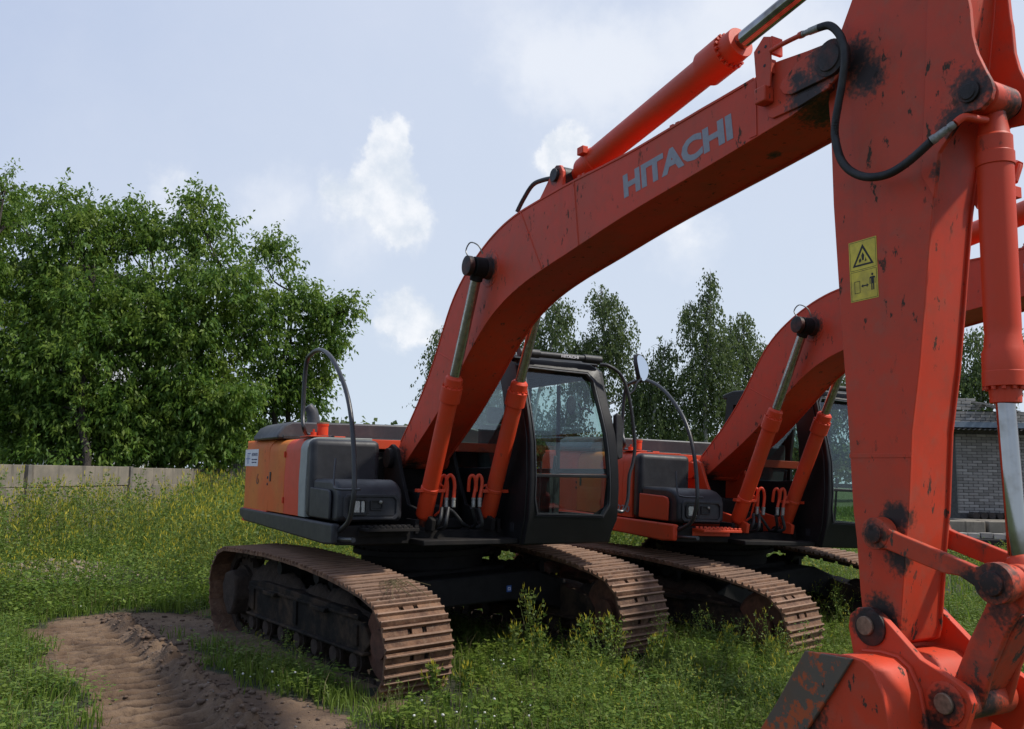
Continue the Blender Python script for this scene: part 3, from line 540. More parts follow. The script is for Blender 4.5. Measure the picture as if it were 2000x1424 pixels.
# --- counterweight: plan outline extruded, upper rim rounded
plan = [(-1.145, -1.345), (-2.15, -1.345)] + [(-2.15 + .30 * cos(a) - .02, -1.045 + .30 * sin(a)) for a in np.linspace(radians(-100), radians(-160), 6)] + \
       [(-2.62, -.7), (-2.72, -.3), (-2.74, 0), (-2.72, .3), (-2.62, .7)] + [(-2.17 + .30 * cos(a), 1.045 + .30 * sin(a)) for a in np.linspace(radians(160), radians(100), 6)] + [(-2.15, 1.345), (-1.145, 1.345)]
def cwmesh(inset, z0, z1, rim, mname, m):
    bm = bmesh.new(); P = [(x + (inset if x < -2.0 else 0), y - inset * (1 if y > 1.0 else -1 if y < -1.0 else 0)) for x, y in plan]
    lo = [bm.verts.new((x, y, z0)) for x, y in P]; hi = [bm.verts.new((x, y, z1)) for x, y in P]; n = len(P)
    bm.faces.new(lo[::-1]); bm.faces.new(hi); 
    for i in range(n): bm.faces.new((lo[i], lo[(i + 1) % n], hi[(i + 1) % n], hi[i]))
    bm.edges.ensure_lookup_table(); es = [e for e in bm.edges if all(v in hi for v in e.verts) and not all(abs(v.co.x + 1.145) < .01 for v in e.verts)]
    bmesh.ops.bevel(bm, geom=es, offset=rim, segments=6, affect='EDGES', profile=.5); bmesh.ops.recalc_face_normals(bm, faces=bm.faces)
    me = bpy.data.meshes.new(mname); bm.to_mesh(me); bm.free(); me.materials.append(m)
    me.polygons.foreach_set('use_smooth', [True] * len(me.polygons)); me.set_sharp_from_angle(angle=radians(35))
    o = bpy.data.objects.new(mname, me); COL.objects.link(o); o.parent = ex; return o
cw = cwmesh(0, 1.285, 2.055, .13, 'counterweight', M_cw)
bott = cwmesh(-.012, 1.13, 1.283, .012, 'counterweight_base', M_orange)
mb = MB()
q = C['cwsticker']; mb.prism([(-2.24, 1.955), (-1.62, 1.952), (-1.64, 1.76), (-2.25, 1.762)], -1.3475, -1.3465); st = mb.obj('sticker', M_white, cw)
def sm(x0, x1, z0, z1): return lambda u, v, e: (x0 + (x1 - x0) * u, -1.3485 - e * .2, z0 + (z1 - z0) * v)
text_mesh('АВТОРЕНТЕК', 'sticker_text', M_navy, cw, sm(-1.93, -1.66, 1.875, 1.91), .012)
text_mesh('аренда спецтехники', 'sticker_text', M_navy, cw, sm(-1.93, -1.67, 1.825, 1.843))
text_mesh('продажа техники', 'sticker_text', M_navy, cw, sm(-1.92, -1.70, 1.793, 1.81))
mb = MB()
for a, b in (((-2.20, -1.3488, 1.842), (-1.99, -1.3486, 1.849)), ((-2.13, -1.3488, 1.785), (-2.115, -1.3486, 1.84)), ((-2.07, -1.3488, 1.79), (-2.055, -1.3486, 1.84)), ((-2.13, -1.3488, 1.85), (-2.115, -1.3486, 1.895)), ((-2.07, -1.3488, 1.85), (-2.055, -1.3486, 1.90)), ((-2.14, -1.3488, 1.902), (-1.985, -1.3486, 1.911))): mb.box(a, b)
mb.obj('sticker_emblem', M_blue, cw)
# drawn hook mark and stencilled number
text_mesh('6', 'stencil', M_worn, cw, sm(-1.66, -1.56, 1.56, 1.68)); mb = MB()
for k in (0, .07): mb.lathe((-1.165, -1.349, 1.60 + k - .03), (-1.165, -1.355, 1.60 + k - .03), [(0, .016), (.006, .013)], 10)
mb.objs('bolt', M_rubber, cw)
# --- side covers, prisms along x with a rounded shoulder
def cover(name, x0, x1, m, z0=1.285, dz=0, yo=0, ztop=2.045):
    sec = [(-1.345 - yo, z0), (-1.352 - yo, 1.6), (-1.345 - yo, 1.86)] + [(-1.225 - yo + .12 * cos(a), ztop - .13 + dz + .125 * sin(a)) for a in np.linspace(radians(180), radians(92), 7)] + [(-.70, ztop + dz), (-.70, z0)]
    mb = MB(); mb.prism([(p[0], p[1]) for p in sec], x0, x1, 'x'); return mb.obj(name, m, ex, .004, ang=40)
cover('side_door', -1.138, -.508, M_cw); cover('side_panel', -.500, .012, M_orange); gstripe = cover('grey_stripe', .018, .235, M_grey, yo=.002)
mb = MB(); mb.box((-1.13, -.695, 1.95), (.02, 1.30, 2.045)); deck = mb.obj('top_deck', M_orange, ex, .006)
mb = MB(); mb.box((-1.13, .36, 1.285), (-.40, 1.345, 1.95)); mb.obj('left_side_cover', M_orange, ex, .02)
mb = MB(); mb.box((-1.06, -1.360, 1.60), (-1.02, -1.352, 1.70)); mb.obj('door_handle', M_rubber, ex, .003)
for z in (1.42, 1.88):
    mb = MB(); mb.cyl((-.505, -1.356, z - .03), (-.505, -1.356, z + .03), .009, 8); mb.obj('hinge', M_orange, ex)
# fuel tank housing and tool box
mb = MB(); mb.box((.241, -1.352, 1.285), (.40, -.672, 2.02)); tank = mb.obj('tank_housing', M_black, ex, .06, 4)
mb = MB(); mb.prism([(.40, 1.285), (1.09, 1.285), (1.145, 1.31), (1.14, 1.52), (1.10, 1.585), (1.02, 1.63), (.92, 1.65), (.40, 1.65)], -1.325, -.735); tb = mb.obj('tool_box', M_black, ex, .035, 4)
mb = MB(); mb.prism([(.40, 1.30), (.98, 1.30), (.99, 1.50), (.97, 1.545), (.90, 1.56), (.40, 1.57)], -1.356, -1.33); tbs = mb.obj('tool_box_side', M_black, ex, .012, 3)
# recessed lamp panel on the front
rr_ = lambda x0, x1, z0, z1, r: [(x0 + r, z0), (x1 - r, z0), (x1, z0 + r), (x1, z1 - r), (x1 - r, z1), (x0 + r, z1), (x0, z1 - r), (x0, z0 + r)]
mb = MB(); mb.ring(rr_(-1.285, -.775, 1.305, 1.525, .03), rr_(-1.255, -.80, 1.33, 1.50, .03), lambda p: (1.158, p[0], p[1]), lambda p: (1.14, p[0], p[1])); mb.obj('panel_rim', M_black, tb, .006)
mb = MB(); mb.ring(rr_(-1.235, -1.06, 1.345, 1.485, .02), rr_(-1.205, -1.085, 1.362, 1.472, .018), lambda p: (1.160, p[0], p[1]), lambda p: (1.142, p[0], p[1])); mb.obj('lamp_bezel', M_print, tb, .004)
mb = MB(); mb.box((1.143, -1.20, 1.366), (1.152, -1.135, 1.468)); mb.box((1.143, -1.122, 1.366), (1.152, -1.09, 1.468)); mb.objs('work_lamp', M_lamp, tb, .006)
mb = MB(); mb.ring(rr_(-1.04, -.92, 1.385, 1.475, .008), rr_(-1.028, -.932, 1.397, 1.463, .006), lambda p: (1.156, p[0], p[1]), lambda p: (1.142, p[0], p[1])); mb.box((1.141, -1.028, 1.40), (1.146, -.932, 1.46)); mb.obj('latch', M_print, tb, .002)
mb = MB(); mb.lathe((1.15, -.948, 1.458), (1.165, -.948, 1.458), [(0, .015), (.012, .015), (.015, .010)], 14); mb.obj('latch_key', M_fit, tb)
# skirt along the right side
mb = MB(); mb.prism([(-2.30, 1.19), (-2.28, 1.277), (1.13, 1.272), (1.13, 1.10), (.9, 1.085), (-2.05, 1.135)], -1.372, -1.30); skirt = mb.obj('skirt', M_black, ex, .018, 3)
mb = MB(); mb.box((1.14, -1.14, 1.215), (1.36, -.66, 1.24)); 
for i in range(9): mb.box((1.345, -1.12 + i * .052, 1.24), (1.358, -1.085 + i * .052, 1.262)); mb.box((1.17, -1.12 + i * .052, 1.24), (1.183, -1.085 + i * .052, 1.262))
mb.box((1.14, -1.14, 1.16), (1.15, -.66, 1.215)); step = mb.obj('step', M_dark, ex, .003)
# grey engine hood, exhaust, filler caps
mb = MB(); mb.prism([(-1.36, 2.05), (-1.36, 2.09), (-1.29, 2.19), (-1.20, 2.235), (.9, 2.26), (1.25, 2.2), (1.30, 2.05)], -1.85, -.82, 'x'); hood = mb.obj('engine_hood', M_rail2, ex, .03, 3)
mb = MB(); mb.box((-.815, -1.30, 2.05), (-.795, 1.20, 2.085)); mb.obj('hood_seal', M_rubber, hood, .004)
mb = MB(); mb.tube([(-1.2, -.86, 2.2), (-1.2, -.865, 2.30), (-1.2, -.885, 2.38), (-1.2, -.93, 2.44)], .065, 18, True, [.075, .072, .065, .05]); mb.obj('exhaust_pipe', M_rail2, ex)
mb = MB(); mb.lathe((-.1, -1.10, 2.045), (-.1, -1.10, 2.2), [(0, .12), (.012, .12), (.012, .055), (.12, .055), (.122, .06), (.15, .06), (.152, .02)], 24); cap = mb.obj('filler_cap', M_orange, ex)
mb = MB(); mb.lathe((-.1, -1.10, 2.186), (-.1, -1.10, 2.2), [(0, .062), (.014, .060), (.015, .01)], 24); mb.obj('cap_lid', M_track, cap)
mb = MB(); mb.lathe((-.1, -1.19, 2.045), (-.1, -1.19, 2.15), [(0, .03), (.055, .03), (.057, .012), (.085, .012), (.085, .003)], 16); mb.obj('breather', M_orange, ex)
mb = MB(); mb.box((-.16, -1.31, 2.046), (.16, -.95, 2.058)); mb.obj('filler_plate', M_orange, ex, .003)
# handrail over the tank
rail = [Vector(p) for p in C['rail0']] + [Vector((x, -1.3, z)) for x, z in C['rail']]
mb = MB(); mb.tube(spline(rail[:-2], 6) , .021, 12); mb.tube(spline([rail[-3], rail[-2] + Vector((0.02, 0, 0)), rail[-1]], 4), .021, 12); mb.obj('handrail', M_hand, ex)
mb = MB(); mb.tube(spline([Vector(p) + Vector((.15, 0, 0)) for p in C['minirod']], 4), .009, 8); mb.obj('grab_rod', M_hand, ex)

# --- cab
outer = [(.345, 1.08), (.345, 1.4), (.345, 2.2), (.355, 2.76), (.42, 2.83), (.8, 2.84), (1.2, 2.83), (1.27, 2.77), (1.31, 2.3), (1.34, 1.6), (1.34, 1.3), (1.27, 1.08)]
inner = [(.43, 1.36), (.395, 1.5), (.385, 2.2), (.385, 2.68), (.43, 2.745), (.8, 2.735), (1.12, 2.73), (1.18, 2.66), (1.20, 2.3), (1.24, 1.6), (1.24, 1.44), (1.17, 1.34)]
def dens(P, k=4): return [(a[0] + (b[0] - a[0]) * t / k, a[1] + (b[1] - a[1]) * t / k) for a, b in zip(P, P[1:] + P[:1]) for t in range(k)]
mb = MB(); mb.ring(dens(outer), dens(inner), lambda p: (F(p[1]) + .03, p[0], p[1]), lambda p: (F(p[1]) - .05, p[0], p[1]))
cab = mb.obj('cab', M_cab, ex, .012, 2)
def pane(name, pts, f, parent, m):                    # curved pane with thickness
    zs = sorted(set(round(z, 3) for _, z in pts)); mb = MB()
    P = dens(pts, 3); n = len(P); cx = sum(p[0] for p in P) / n; rows = []
    z0, z1 = min(p[1] for p in P), max(p[1] for p in P); K = 14; V = []
    for i in range(K + 1):
        z = z0 + (z1 - z0) * i / K; xs = []
        for (a, b) in zip(P, P[1:] + P[:1]):
            if (a[1] - z) * (b[1] - z) <= 0 and a[1] != b[1]: xs.append(a[0] + (b[0] - a[0]) * (z - a[1]) / (b[1] - a[1]))
        if i == 0: xs = [min(p[0] for p in P if abs(p[1] - z0) < .03), max(p[0] for p in P if abs(p[1] - z0) < .03)]
        if i == K: xs = [min(p[0] for p in P if abs(p[1] - z1) < .02), max(p[0] for p in P if abs(p[1] - z1) < .02)]
        V += [f(min(xs), z, 0), f(max(xs), z, 0), f(min(xs), z, 1), f(max(xs), z, 1)]
    fs = []
    for i in range(K):
        a, b = i * 4, i * 4 + 4; fs += [(a, a + 1, b + 1, b), (a + 2, b + 2, b + 3, a + 3), (a, b, b + 2, a + 2), (a + 1, a + 3, b + 3, b + 1)]
    fs += [(0, 2, 3, 1), (K * 4, K * 4 + 1, K * 4 + 3, K * 4 + 2)]
    mb._add(V, fs); return mb.obj(name, m, parent, ang=60)
up = [(.38, 1.73), (.38, 2.2), (.38, 2.68), (.43, 2.755), (1.13, 2.745), (1.19, 2.67), (1.21, 2.3), (1.245, 1.73)]
lo = [(.42, 1.345), (.385, 1.5), (.38, 1.70), (1.245, 1.70), (1.25, 1.44), (1.18, 1.33)]
pane('windshield', up, lambda u, v, s: (F(v) - .012 - .005 * s, u, v), cab, M_glass)
pane('lower_window', lo, lambda u, v, s: (F(v) - .012 - .005 * s, u, v), cab, M_glass2)
mb = MB(); mb.prism([(F(1.715) - .022, 1.70), (F(1.715) + .012, 1.70), (F(1.715) + .012, 1.73), (F(1.715) - .022, 1.73)], .38, 1.245); mb.obj('window_bar', M_cab, cab, .004)
# gasket line round the front glass
mb = MB(); g1 = dens(inner); g2 = dens([(x + (.012 if x < .8 else -.012), z + (.012 if z < 2 else -.012)) for x, z in inner])
mb.ring(g1, g2, lambda p: (F(p[1]) + .036, p[0], p[1]), lambda p: (F(p[1]) - .01, p[0], p[1])); mb.obj('window_gasket', M_hand, cab)
# right wall (towards the boom)
zz_ = [1.08, 1.33, 1.69, 2.06, 2.29, 2.57, 2.76]
o_ = [(-.36, 1.08)] + [(F(z) - .03, z) for z in zz_] + [(1.10, 2.84), (-.30, 2.84), (-.38, 2.0)]
i_ = [(-.22, 1.80), (.1, 1.78), (.7, 1.78), (1.02, 1.80), (1.08, 1.9), (1.06, 2.2), (1.0, 2.5), (.93, 2.68), (.80, 2.72), (-.16, 2.72), (-.24, 2.2)]
mb = MB(); mb.ring(o_, i_, lambda p: (p[0], .335, p[1]), lambda p: (p[0], .375, p[1])); mb.obj('right_wall', M_cab, cab, .006)
mb = MB(); mb.prism([(-.2, 1.79), (1.02, 1.79), (1.07, 2.0), (1.0, 2.5), (.92, 2.70), (-.2, 2.70)], .352, .357); mb.obj('right_window', M_glass2, cab)
for z in (1.98, 2.18, 2.38): pass
# left wall with door window
i2 = [(-.20, 1.35), (.3, 1.34), (1.15, 1.34), (1.33, 1.42), (1.40, 1.8), (1.36, 2.15), (1.27, 2.45), (1.15, 2.66), (.9, 2.70), (-.14, 2.70), (-.22, 2.1)]
mb = MB(); mb.ring(o_, i2, lambda p: (p[0], 1.30, p[1]), lambda p: (p[0], 1.345, p[1])); door = mb.obj('door', M_cab, cab, .006)
mb = MB(); mb.prism([(-.18, 1.36), (1.28, 1.36), (1.38, 1.8), (1.26, 2.45), (1.1, 2.68), (-.16, 2.68)], 1.318, 1.323); mb.obj('door_window', M_glass2, cab)
mb = MB(); mb.box((-.15, 1.30, 1.74), (1.38, 1.325, 1.79)); mb.box((.45, 1.30, 1.36), (.50, 1.326, 2.68)); mb.objs('door_bar', M_cab, cab, .006)
o3 = [(.38, 1.08), (1.30, 1.08), (1.30, 2.80), (.38, 2.80)]; i3 = [(.50, 1.75), (1.18, 1.75), (1.18, 2.68), (.50, 2.68)]
mb = MB(); mb.ring(dens(o3, 2), dens(i3, 2), lambda p: (-.36, p[0], p[1]), lambda p: (-.32, p[0], p[1])); mb.obj('rear_wall', M_cab, cab, .004)
mb = MB(); mb.box((-.344, .5, 1.75), (-.339, 1.18, 2.68)); mb.obj('rear_window', M_glass2, cab)
mb = MB(); mb.prism([(-.40, 2.80), (-.42, 2.86), (-.2, 2.905), (.9, 2.90), (1.14, 2.875), (1.20, 2.83), (1.10, 2.80)], .345, 1.335); mb.obj('roof', M_cab, cab, .02, 3)
mb = MB(); mb.box((-.33, .38, 1.10), (1.40, 1.29, 1.16)); mb.box((.9, .40, 1.16), (1.38, .46, 1.60)); mb.obj('cab_floor', M_dark, cab, .01)
mb = MB(); mb.tube([(F(2.8) + .06, .34, 2.875), (F(2.8) + .06, .56, 2.875)], .042, 16); mb.tube([(F(2.8) + .06, .56, 2.872), (F(2.8) + .06, 1.08, 2.872)], .031, 16); mb.tube([(F(2.8) + .06, 1.08, 2.872), (F(2.8) + .06, 1.28, 2.87)], .042, 16); vis = mb.obj('roof_bar', M_rubber, cab)
vx = F(2.8) + .0925
text_mesh('HITACHI', 'roof_bar_lettering', M_white, cab, lambda u, v, e: (vx + .0005 + e * .2, .80 + .20 * u, 2.858 + .026 * v), .03)
mb = MB(); mb.box((-.05, .62, 1.45), (.50, 1.08, 1.60)); mb.box((-.12, .64, 1.6), (.0, 1.06, 2.25)); mb.box((-.10, .73, 2.27), (-.02, .97, 2.45)); seat = mb.obj('operator_seat', M_seat, cab, .04, 3)
mb = MB(); mb.box((-.05, .45, 1.2), (.62, .60, 1.72)); mb.box((-.05, 1.12, 1.2), (.62, 1.24, 1.72)); mb.cyl((.60, .52, 1.72), (.64, .52, 1.92), .02, 10); mb.cyl((.60, 1.18, 1.72), (.64, 1.18, 1.92), .02, 10); mb.box((.95, .55, 1.16), (1.2, .62, 1.45)); mb.cyl((1.0, .75, 1.16), (1.05, .75, 1.85), .014, 8); mb.cyl((1.0, .92, 1.16), (1.05, .92, 1.85), .014, 8); mb.obj('control_console', M_seat, cab, .015)
mb = MB(); mb.box((1.0, .40, 2.0), (1.03, .60, 2.2)); mb.obj('monitor', M_rubber, cab, .01)
mb = MB(); mb.lathe((1.30, .93, 2.40), (1.365, .93, 2.40), [(0, .001), (0, .05), (.008, .055), (.015, .05)], 20)
for i, v in enumerate(mb.v): mb.v[i] = (v[0], v[1], 2.40 + (v[2] - 2.40) * 1.75)
mb.tube([(1.36, .98, 2.42), (1.34, 1.03, 2.36), (1.34, 1.07, 2.38), (1.34, 1.17, 2.33)], .010, 6); mb.obj('cab_mirror', M_rubber, cab)
mb = MB(); mb.prism([(1.395, 1.90), (1.395, 2.26), (1.37, 2.32), (1.33, 2.33), (1.31, 2.30), (1.31, 1.95), (1.34, 1.88)], 1.50, 1.44, 'x')
for i, v in enumerate(mb.v): mb.v[i] = (v[0], v[1] + .02, v[2])
mb.obj('door_catch', M_rubber, cab, .012, 3)
mb = MB(); mb.tube(spline(C['crail'], 5), .017, 10); mb.obj('cab_rail', M_hand, cab)
c0 = Vector((1.50, 1.665, 2.805)); mb = MB()
def ell(rx, rz, n=24): return [(c0.y + rx * cos(2 * pi * i / n) + .022 * sin(2 * pi * i / n) * -1, c0.z + rz * sin(2 * pi * i / n)) for i in range(n)]
mb.prism(ell(.062, .145), c0.x - .05, c0.x, 'x'); mb.v = [(x - 2.2 * ((z - c0.z) ** 2 + (y - c0.y) ** 2) + .30 * (y - c0.y), y, z) for x, y, z in mb.v]; om = mb.obj('outer_mirror', M_rubber, cab, .015)
mb = MB(); mb.prism(ell(.050, .130), c0.x, c0.x + .004, 'x'); mb.v = [(x - 2.2 * ((z - c0.z) ** 2 + (y - c0.y) ** 2) + .30 * (y - c0.y), y, z) for x, y, z in mb.v]; mb.obj('mirror_glass', M_mirror, cab)
mb = MB(); mb.tube(spline([(1.47, 1.66, 2.70), (1.47, 1.60, 2.64), (1.47, 1.575, 2.58), (1.46, 1.53, 2.54), (1.46, 1.49, 2.53)], 5), .010, 8); mb.obj('mirror_arm', M_hand, cab)
mb = MB(); mb.box((1.20, .3305, 1.19), (1.27, .334, 1.27)); mb.obj('data_plate', M_black, cab)
# --- boom
top = C['boom_top'] + C['boom_nose_top']; bot = C['boom_bottom']
nose = [(5.708, 3.90), (5.745, 3.85), (5.745, 3.79), (5.70, 3.73)]
side = [(.12, 1.90), (.10, 1.95)] + top + nose + bot[::-1] + [(.18, 1.79)]
sh = []
for t_ in top: sh.append((t_[0] + .006, t_[1] - .02))
core = [(.14, 1.86)] + sh[:-3] + [(5.60, 3.88), (5.62, 3.70)] + [(x, z + .014) for x, z in bot[:-1]][::-1] + [(.2, 1.81)]
mb = MB(); mb.prism(core, YR + .012, YL - .012)
boom = mb.obj('boom', M_boom, ex, 0, ang=25)
for ya, yb_ in ((YR, YR + .016), (YL - .016, YL)):
    mb = MB(); mb.prism(side, ya, yb_); mb.obj('side_plate', M_boom, boom, .003)
# top flange strip
tf = [(a[0], a[1]) for a in top[:-5]]
mb = MB(); L_ = len(tf); V = [(x, YR - .006, z + .004) for x, z in tf] + [(x, YL + .006, z + .004) for x, z in tf] + [(x + .004, YL + .006, z - .012) for x, z in tf] + [(x + .004, YR - .006, z - .012) for x, z in tf]
fs = []
for i in range(L_ - 1):
    for k in range(4): a, b = k * L_, ((k + 1) % 4) * L_; fs.append((a + i, a + i + 1, b + i + 1, b + i))
fs += [(0, L_, 2 * L_, 3 * L_), (L_ - 1, 2 * L_ - 1, 3 * L_ - 1, 4 * L_ - 1)]; mb._add(V, fs); mb.obj('top_flange', M_boom, boom, .002)
mb = MB(); mb.prism(C['doubler_a'], -.387, -.3705); mb.prism(C['doubler_b'], -.384, -.3705); 
mb.prism(C['doubler_a'], .0805, .097); mb.objs('nose_doubler', M_boom, boom, .004)
mb = MB(); mb.prism([(5.08, 3.60), (5.08, 3.925), (5.14, 3.93), (5.14, 3.60)][::-1], -.3745, -.3702); mb.obj('weld_strip', M_boom, boom, .001)
for pa, pb in (((3.30, 3.865), (3.37, 3.36)), ((1.02, 2.84), (1.52, 2.66)), ((2.52, 3.83), (2.86, 3.29))):
    mb = MB(); mb.tube([(pa[0] + (pb[0] - pa[0]) * t / 12, YR - .0005, pa[1] + (pb[1] - pa[1]) * t / 12) for t in range(13)], .006, 6, True, [.006 + .0015 * (t % 2) for t in range(13)]); mb.obj('weld_bead', M_boom, boom)
mb = MB(); mb.cyl((.17, -.42, 1.86), (.17, .13, 1.86), .105); mb.obj('foot_boss', M_boom, boom, .006)
mb = MB(); mb.lathe((2.01, YR, 3.453), (2.01, -.60, 3.453), [(.006, .10), (.008, .095), (.05, .09), (.052, .05), (.18, .05), (.18, .085), (.225, .085), (.23, .06)], 28); mb.lathe((2.01, YL, 3.453), (2.01, .31, 3.453), [(.006, .10), (.008, .095), (.05, .09), (.052, .05), (.18, .05), (.18, .085), (.225, .085), (.23, .06)], 28); mq = MB(); mq.lathe((2.01, YR, 3.453), (2.01, -.60, 3.453), [(0, .16), (.006, .155), (.0065, .05)], 32); mq.obj('boss_plate', M_boom, boom); mb.objs('cylinder_boss', M_grease, boom, .003)
mb = MB(); mb.tube(spline([(1.99, -.56, 3.53), (1.93, -.56, 3.60), (1.99, -.55, 3.66), (2.08, -.52, 3.62), (2.09, -.48, 3.55)], 4), .006, 6); mb.obj('lifting_ring', M_fit, boom)
mb = MB(); mb.lathe((5.665, -.345, 3.828), (5.665, -.405, 3.828), [(0, .095), (.048, .095), (.05, .075), (.052, .07), (.058, .068), (.06, .02)], 28); mb.obj('nose_pin', M_grease, boom, .002)
A0, A1, A2 = Vector((3.919, 0, 3.562)), Vector((4.955, 0, 3.643)), Vector((3.901, 0, 3.727))
def hm(u, v, e):
    p = A0 + (A1 - A0) * u + (A2 - A0) * v * (1 - .05 * u); return (p.x, -.3705 - max(e, 0) * .6, p.z)
text_mesh('HITACHI', 'boom_lettering', M_letter, boom, hm, .048)
# arm cylinder lugs on top of the boom, clamps, bracket
for ya, yb_ in ((-.30, -.27), (-.02, .01)):
    mb = MB(); mb.prism([(2.62, 3.83), (2.74, 3.93), (2.84, 4.02), (2.89, 4.075), (2.94, 4.10), (3.0, 4.085), (3.035, 4.03), (3.04, 3.84)], ya, yb_); mb.obj('cylinder_lug', M_boom, boom, .005)
mb = MB(); mb.cyl((2.94, -.325, 4.02), (2.94, .03, 4.02), .052, 20); mb.obj('lug_pin', M_rubber, boom, .003)
for x in (3.30, 4.36):
    zc = float(np.interp(x, [p[0] for p in top], [p[1] for p in top])); mb = MB(); mb.box((x - .05, -.33, zc), (x + .05, -.22, zc + .025)); mb.box((x - .045, -.31, zc + .024), (x - .01, -.24, zc + .06)); mb.box((x + .01, -.31, zc + .024), (x + .045, -.24, zc + .06)); mb.tube([(x - .07, -.275, zc + .045), (x + .07, -.275, zc + .05)], .017, 10); mb.obj('pipe_clamp', M_boom, boom, .004)
zt = lambda x: float(np.interp(x, [p[0] for p in top], [p[1] for p in top]))
mb = MB()
for yy in (-.20, .0): mb.tube([(x, yy, zt(x) + .035) for x in np.linspace(1.9, 5.1, 14)], .014, 10)
mb.objs('boom_pipe', M_boom, boom)
mb = MB(); bp_ = [(5.175, 3.93), (5.165, 4.06), (5.24, 4.12), (5.285, 4.10), (5.29, 3.93), (5.28, 3.82), (5.19, 3.80)]; mb.prism(bp_, -.412, -.40); mb.box((5.19, -.40, 3.90), (5.28, -.36, 3.98)); mb.box((5.28, -.41, 4.0), (5.30, -.33, 4.10)); bk = mb.obj('hose_bracket', M_boom, boom, .003)
mb = MB()
for x, z in ((5.205, 4.045), (5.255, 4.055), (5.245, 3.95)): mb.lathe((x, -.4125, z), (x, -.4135, z), [(0, .009), (.001, .009)], 12)
mb.objs('bolt_hole', M_print, boom)
mb = MB(); mb.box((5.19, -.44, 3.74), (5.27, -.372, 3.83), Matrix.Rotation(0, 4, 'Y')); mb.obj('stop_block', M_boom, boom, .008)
mb = MB(); mb.tube(spline(C['backhose'], 5), .019, 10); mb.obj('boom_hose', M_rubber, boom)
# --- boom cylinders
def boom_cyl(y):
    a = Vector((.968, y, 1.20)); b = Vector((2.01, y - (.0), 3.453)); d = (b - a).normalized(); Lb = 1.50
    mb = MB(); mb.lathe(a, b, [(-.05, .03), (-.04, .05), (.12, .052), (.14, .072), (.16, .078), (.40, .078), (.402, .083), (.43, .083), (.432, .076), (Lb - .24, .076), (Lb - .235, .094), (Lb - .10, .094), (Lb - .095, .080), (Lb - .02, .078), (Lb, .06), (Lb, .03)], 32)
    body = mb.obj('boom_cylinder', M_cyl, ex, .003)
    mb = MB(); mb.lathe(a + d * (Lb - .01), b, [(0, .045), ((b - a).length - Lb - .06, .045), ((b - a).length - Lb - .04, .03)], 28); rod = mb.obj('cylinder_rod', M_rod, body)
    mb = MB(); mb.cyl((b.x, y - .055, b.z), (b.x, y + .055, b.z), .085, 24); mb.cyl(b - d * .12, b - d * .05, .055, 20); mb.obj('rod_eye', M_dark, body, .008)
    mb = MB()
    for i in range(10): 
        an = 2 * pi * i / 10; o = d.orthogonal().normalized(); q = d.cross(o); p = a + d * (Lb - .10) + (o * cos(an) + q * sin(an)) * .084; mb.cyl(p, p + d * .018, .010, 6)
    mb.obj('gland_bolts', M_cyl, body)
    return body
cyls = [boom_cyl(-.475), boom_cyl(.185)]
for key, body in (('uR', 0), ('uR2', 0), ('uL', 1), ('uL2', 1)):
    P = [Vector(p) for p in C[key]]; mb = MB(); mb.tube(spline(P, 5), .016, 10); mb.obj('hydraulic_pipe', M_cyl, cyls[body])
    e = P[-1]; mb = MB(); mb.lathe(e, e - Vector((0, 0, .09)), [(0, .021), (.02, .021), (.022, .016), (.03, .019), (.085, .019), (.09, .01)], 12); mb.obj('hose_fitting', M_fit, cyls[body])
for body, y, s in ((0, -.475, 1), (1, .185, -1)):
    mb = MB(); mb.tube([(1.16, y + .09 * s, 1.62), (1.15, y + .13 * s, 1.60), (1.10, y + .13 * s, 1.38), (1.06, y + .09 * s, 1.33)], .012, 8); mb.box((1.10, y - .13, 1.545), (1.17, y + .14, 1.575)); mb.obj('pipe_bracket', M_cyl, cyls[body], .003)
hs = [Vector(p) for p in C['hs']]
for grp in ([0, 1, 2, 3], [4, 5, 6, 7], [10, 11], [12, 13]):
    P = [hs[i] for i in grp]; P = P if len(P) > 2 else [P[0], (P[0] + P[1]) / 2 + Vector((.05, .02, -.05)), P[1]]
    mb = MB(); mb.tube(spline(P, 5), .017, 10); mb.obj('hydraulic_hose', M_rubber, ex)
mb = MB(); mb.tube(spline([(1.1, -.33, 1.40), (1.12, -.24, 1.38), (1.1, -.12, 1.27), (1.0, .0, 1.22)], 6), .016, 10); mb.obj('hydraulic_hose', M_rubber, ex)
# --- arm cylinder
a = Vector((2.94, -.145, 4.02)); b = Vector((5.95, -.145, 4.56)); d = (b - a).normalized(); Lb = 1.88
mb = MB(); mb.lathe(a, b, [(.02, .05), (.10, .06), (.14, .085), (.16, .092), (.30, .095), (.302, .102), (.33, .102), (.332, .095), (Lb - .34, .095), (Lb - .30, .118), (Lb - .11, .118), (Lb - .108, .100), (Lb, .098), (Lb + .001, .05)], 36)
ac = mb.obj('arm_cylinder', M_cyl, ex, .003)
mb = MB(); mb.cyl((2.94, -.26, 4.02), (2.94, -.03, 4.02), .075, 24); mb.obj('cylinder_eye', M_rubber, ac, .006)
mb = MB(); mb.cyl(a + d * (Lb - .01), b, .052, 32); mb.obj('cylinder_rod', M_chrome, ac)
mb = MB(); o_v = d.orthogonal().normalized(); q_v = d.cross(o_v)
for i in range(18): an = 2 * pi * i / 18; p = a + d * (Lb - .11) + (o_v * cos(an) + q_v * sin(an)) * .110; mb.lathe(p, p + d * .02, [(0, .010), (.02, .010), (.02, .005), (.012, .005)], 8)
mb.obj('gland_bolts', M_cyl, ac)
mb = MB(); mb.box((3.2, -.28, 4.10), (3.28, -.23, 4.16)); mb.obj('port_block', M_cyl, ac, .006)
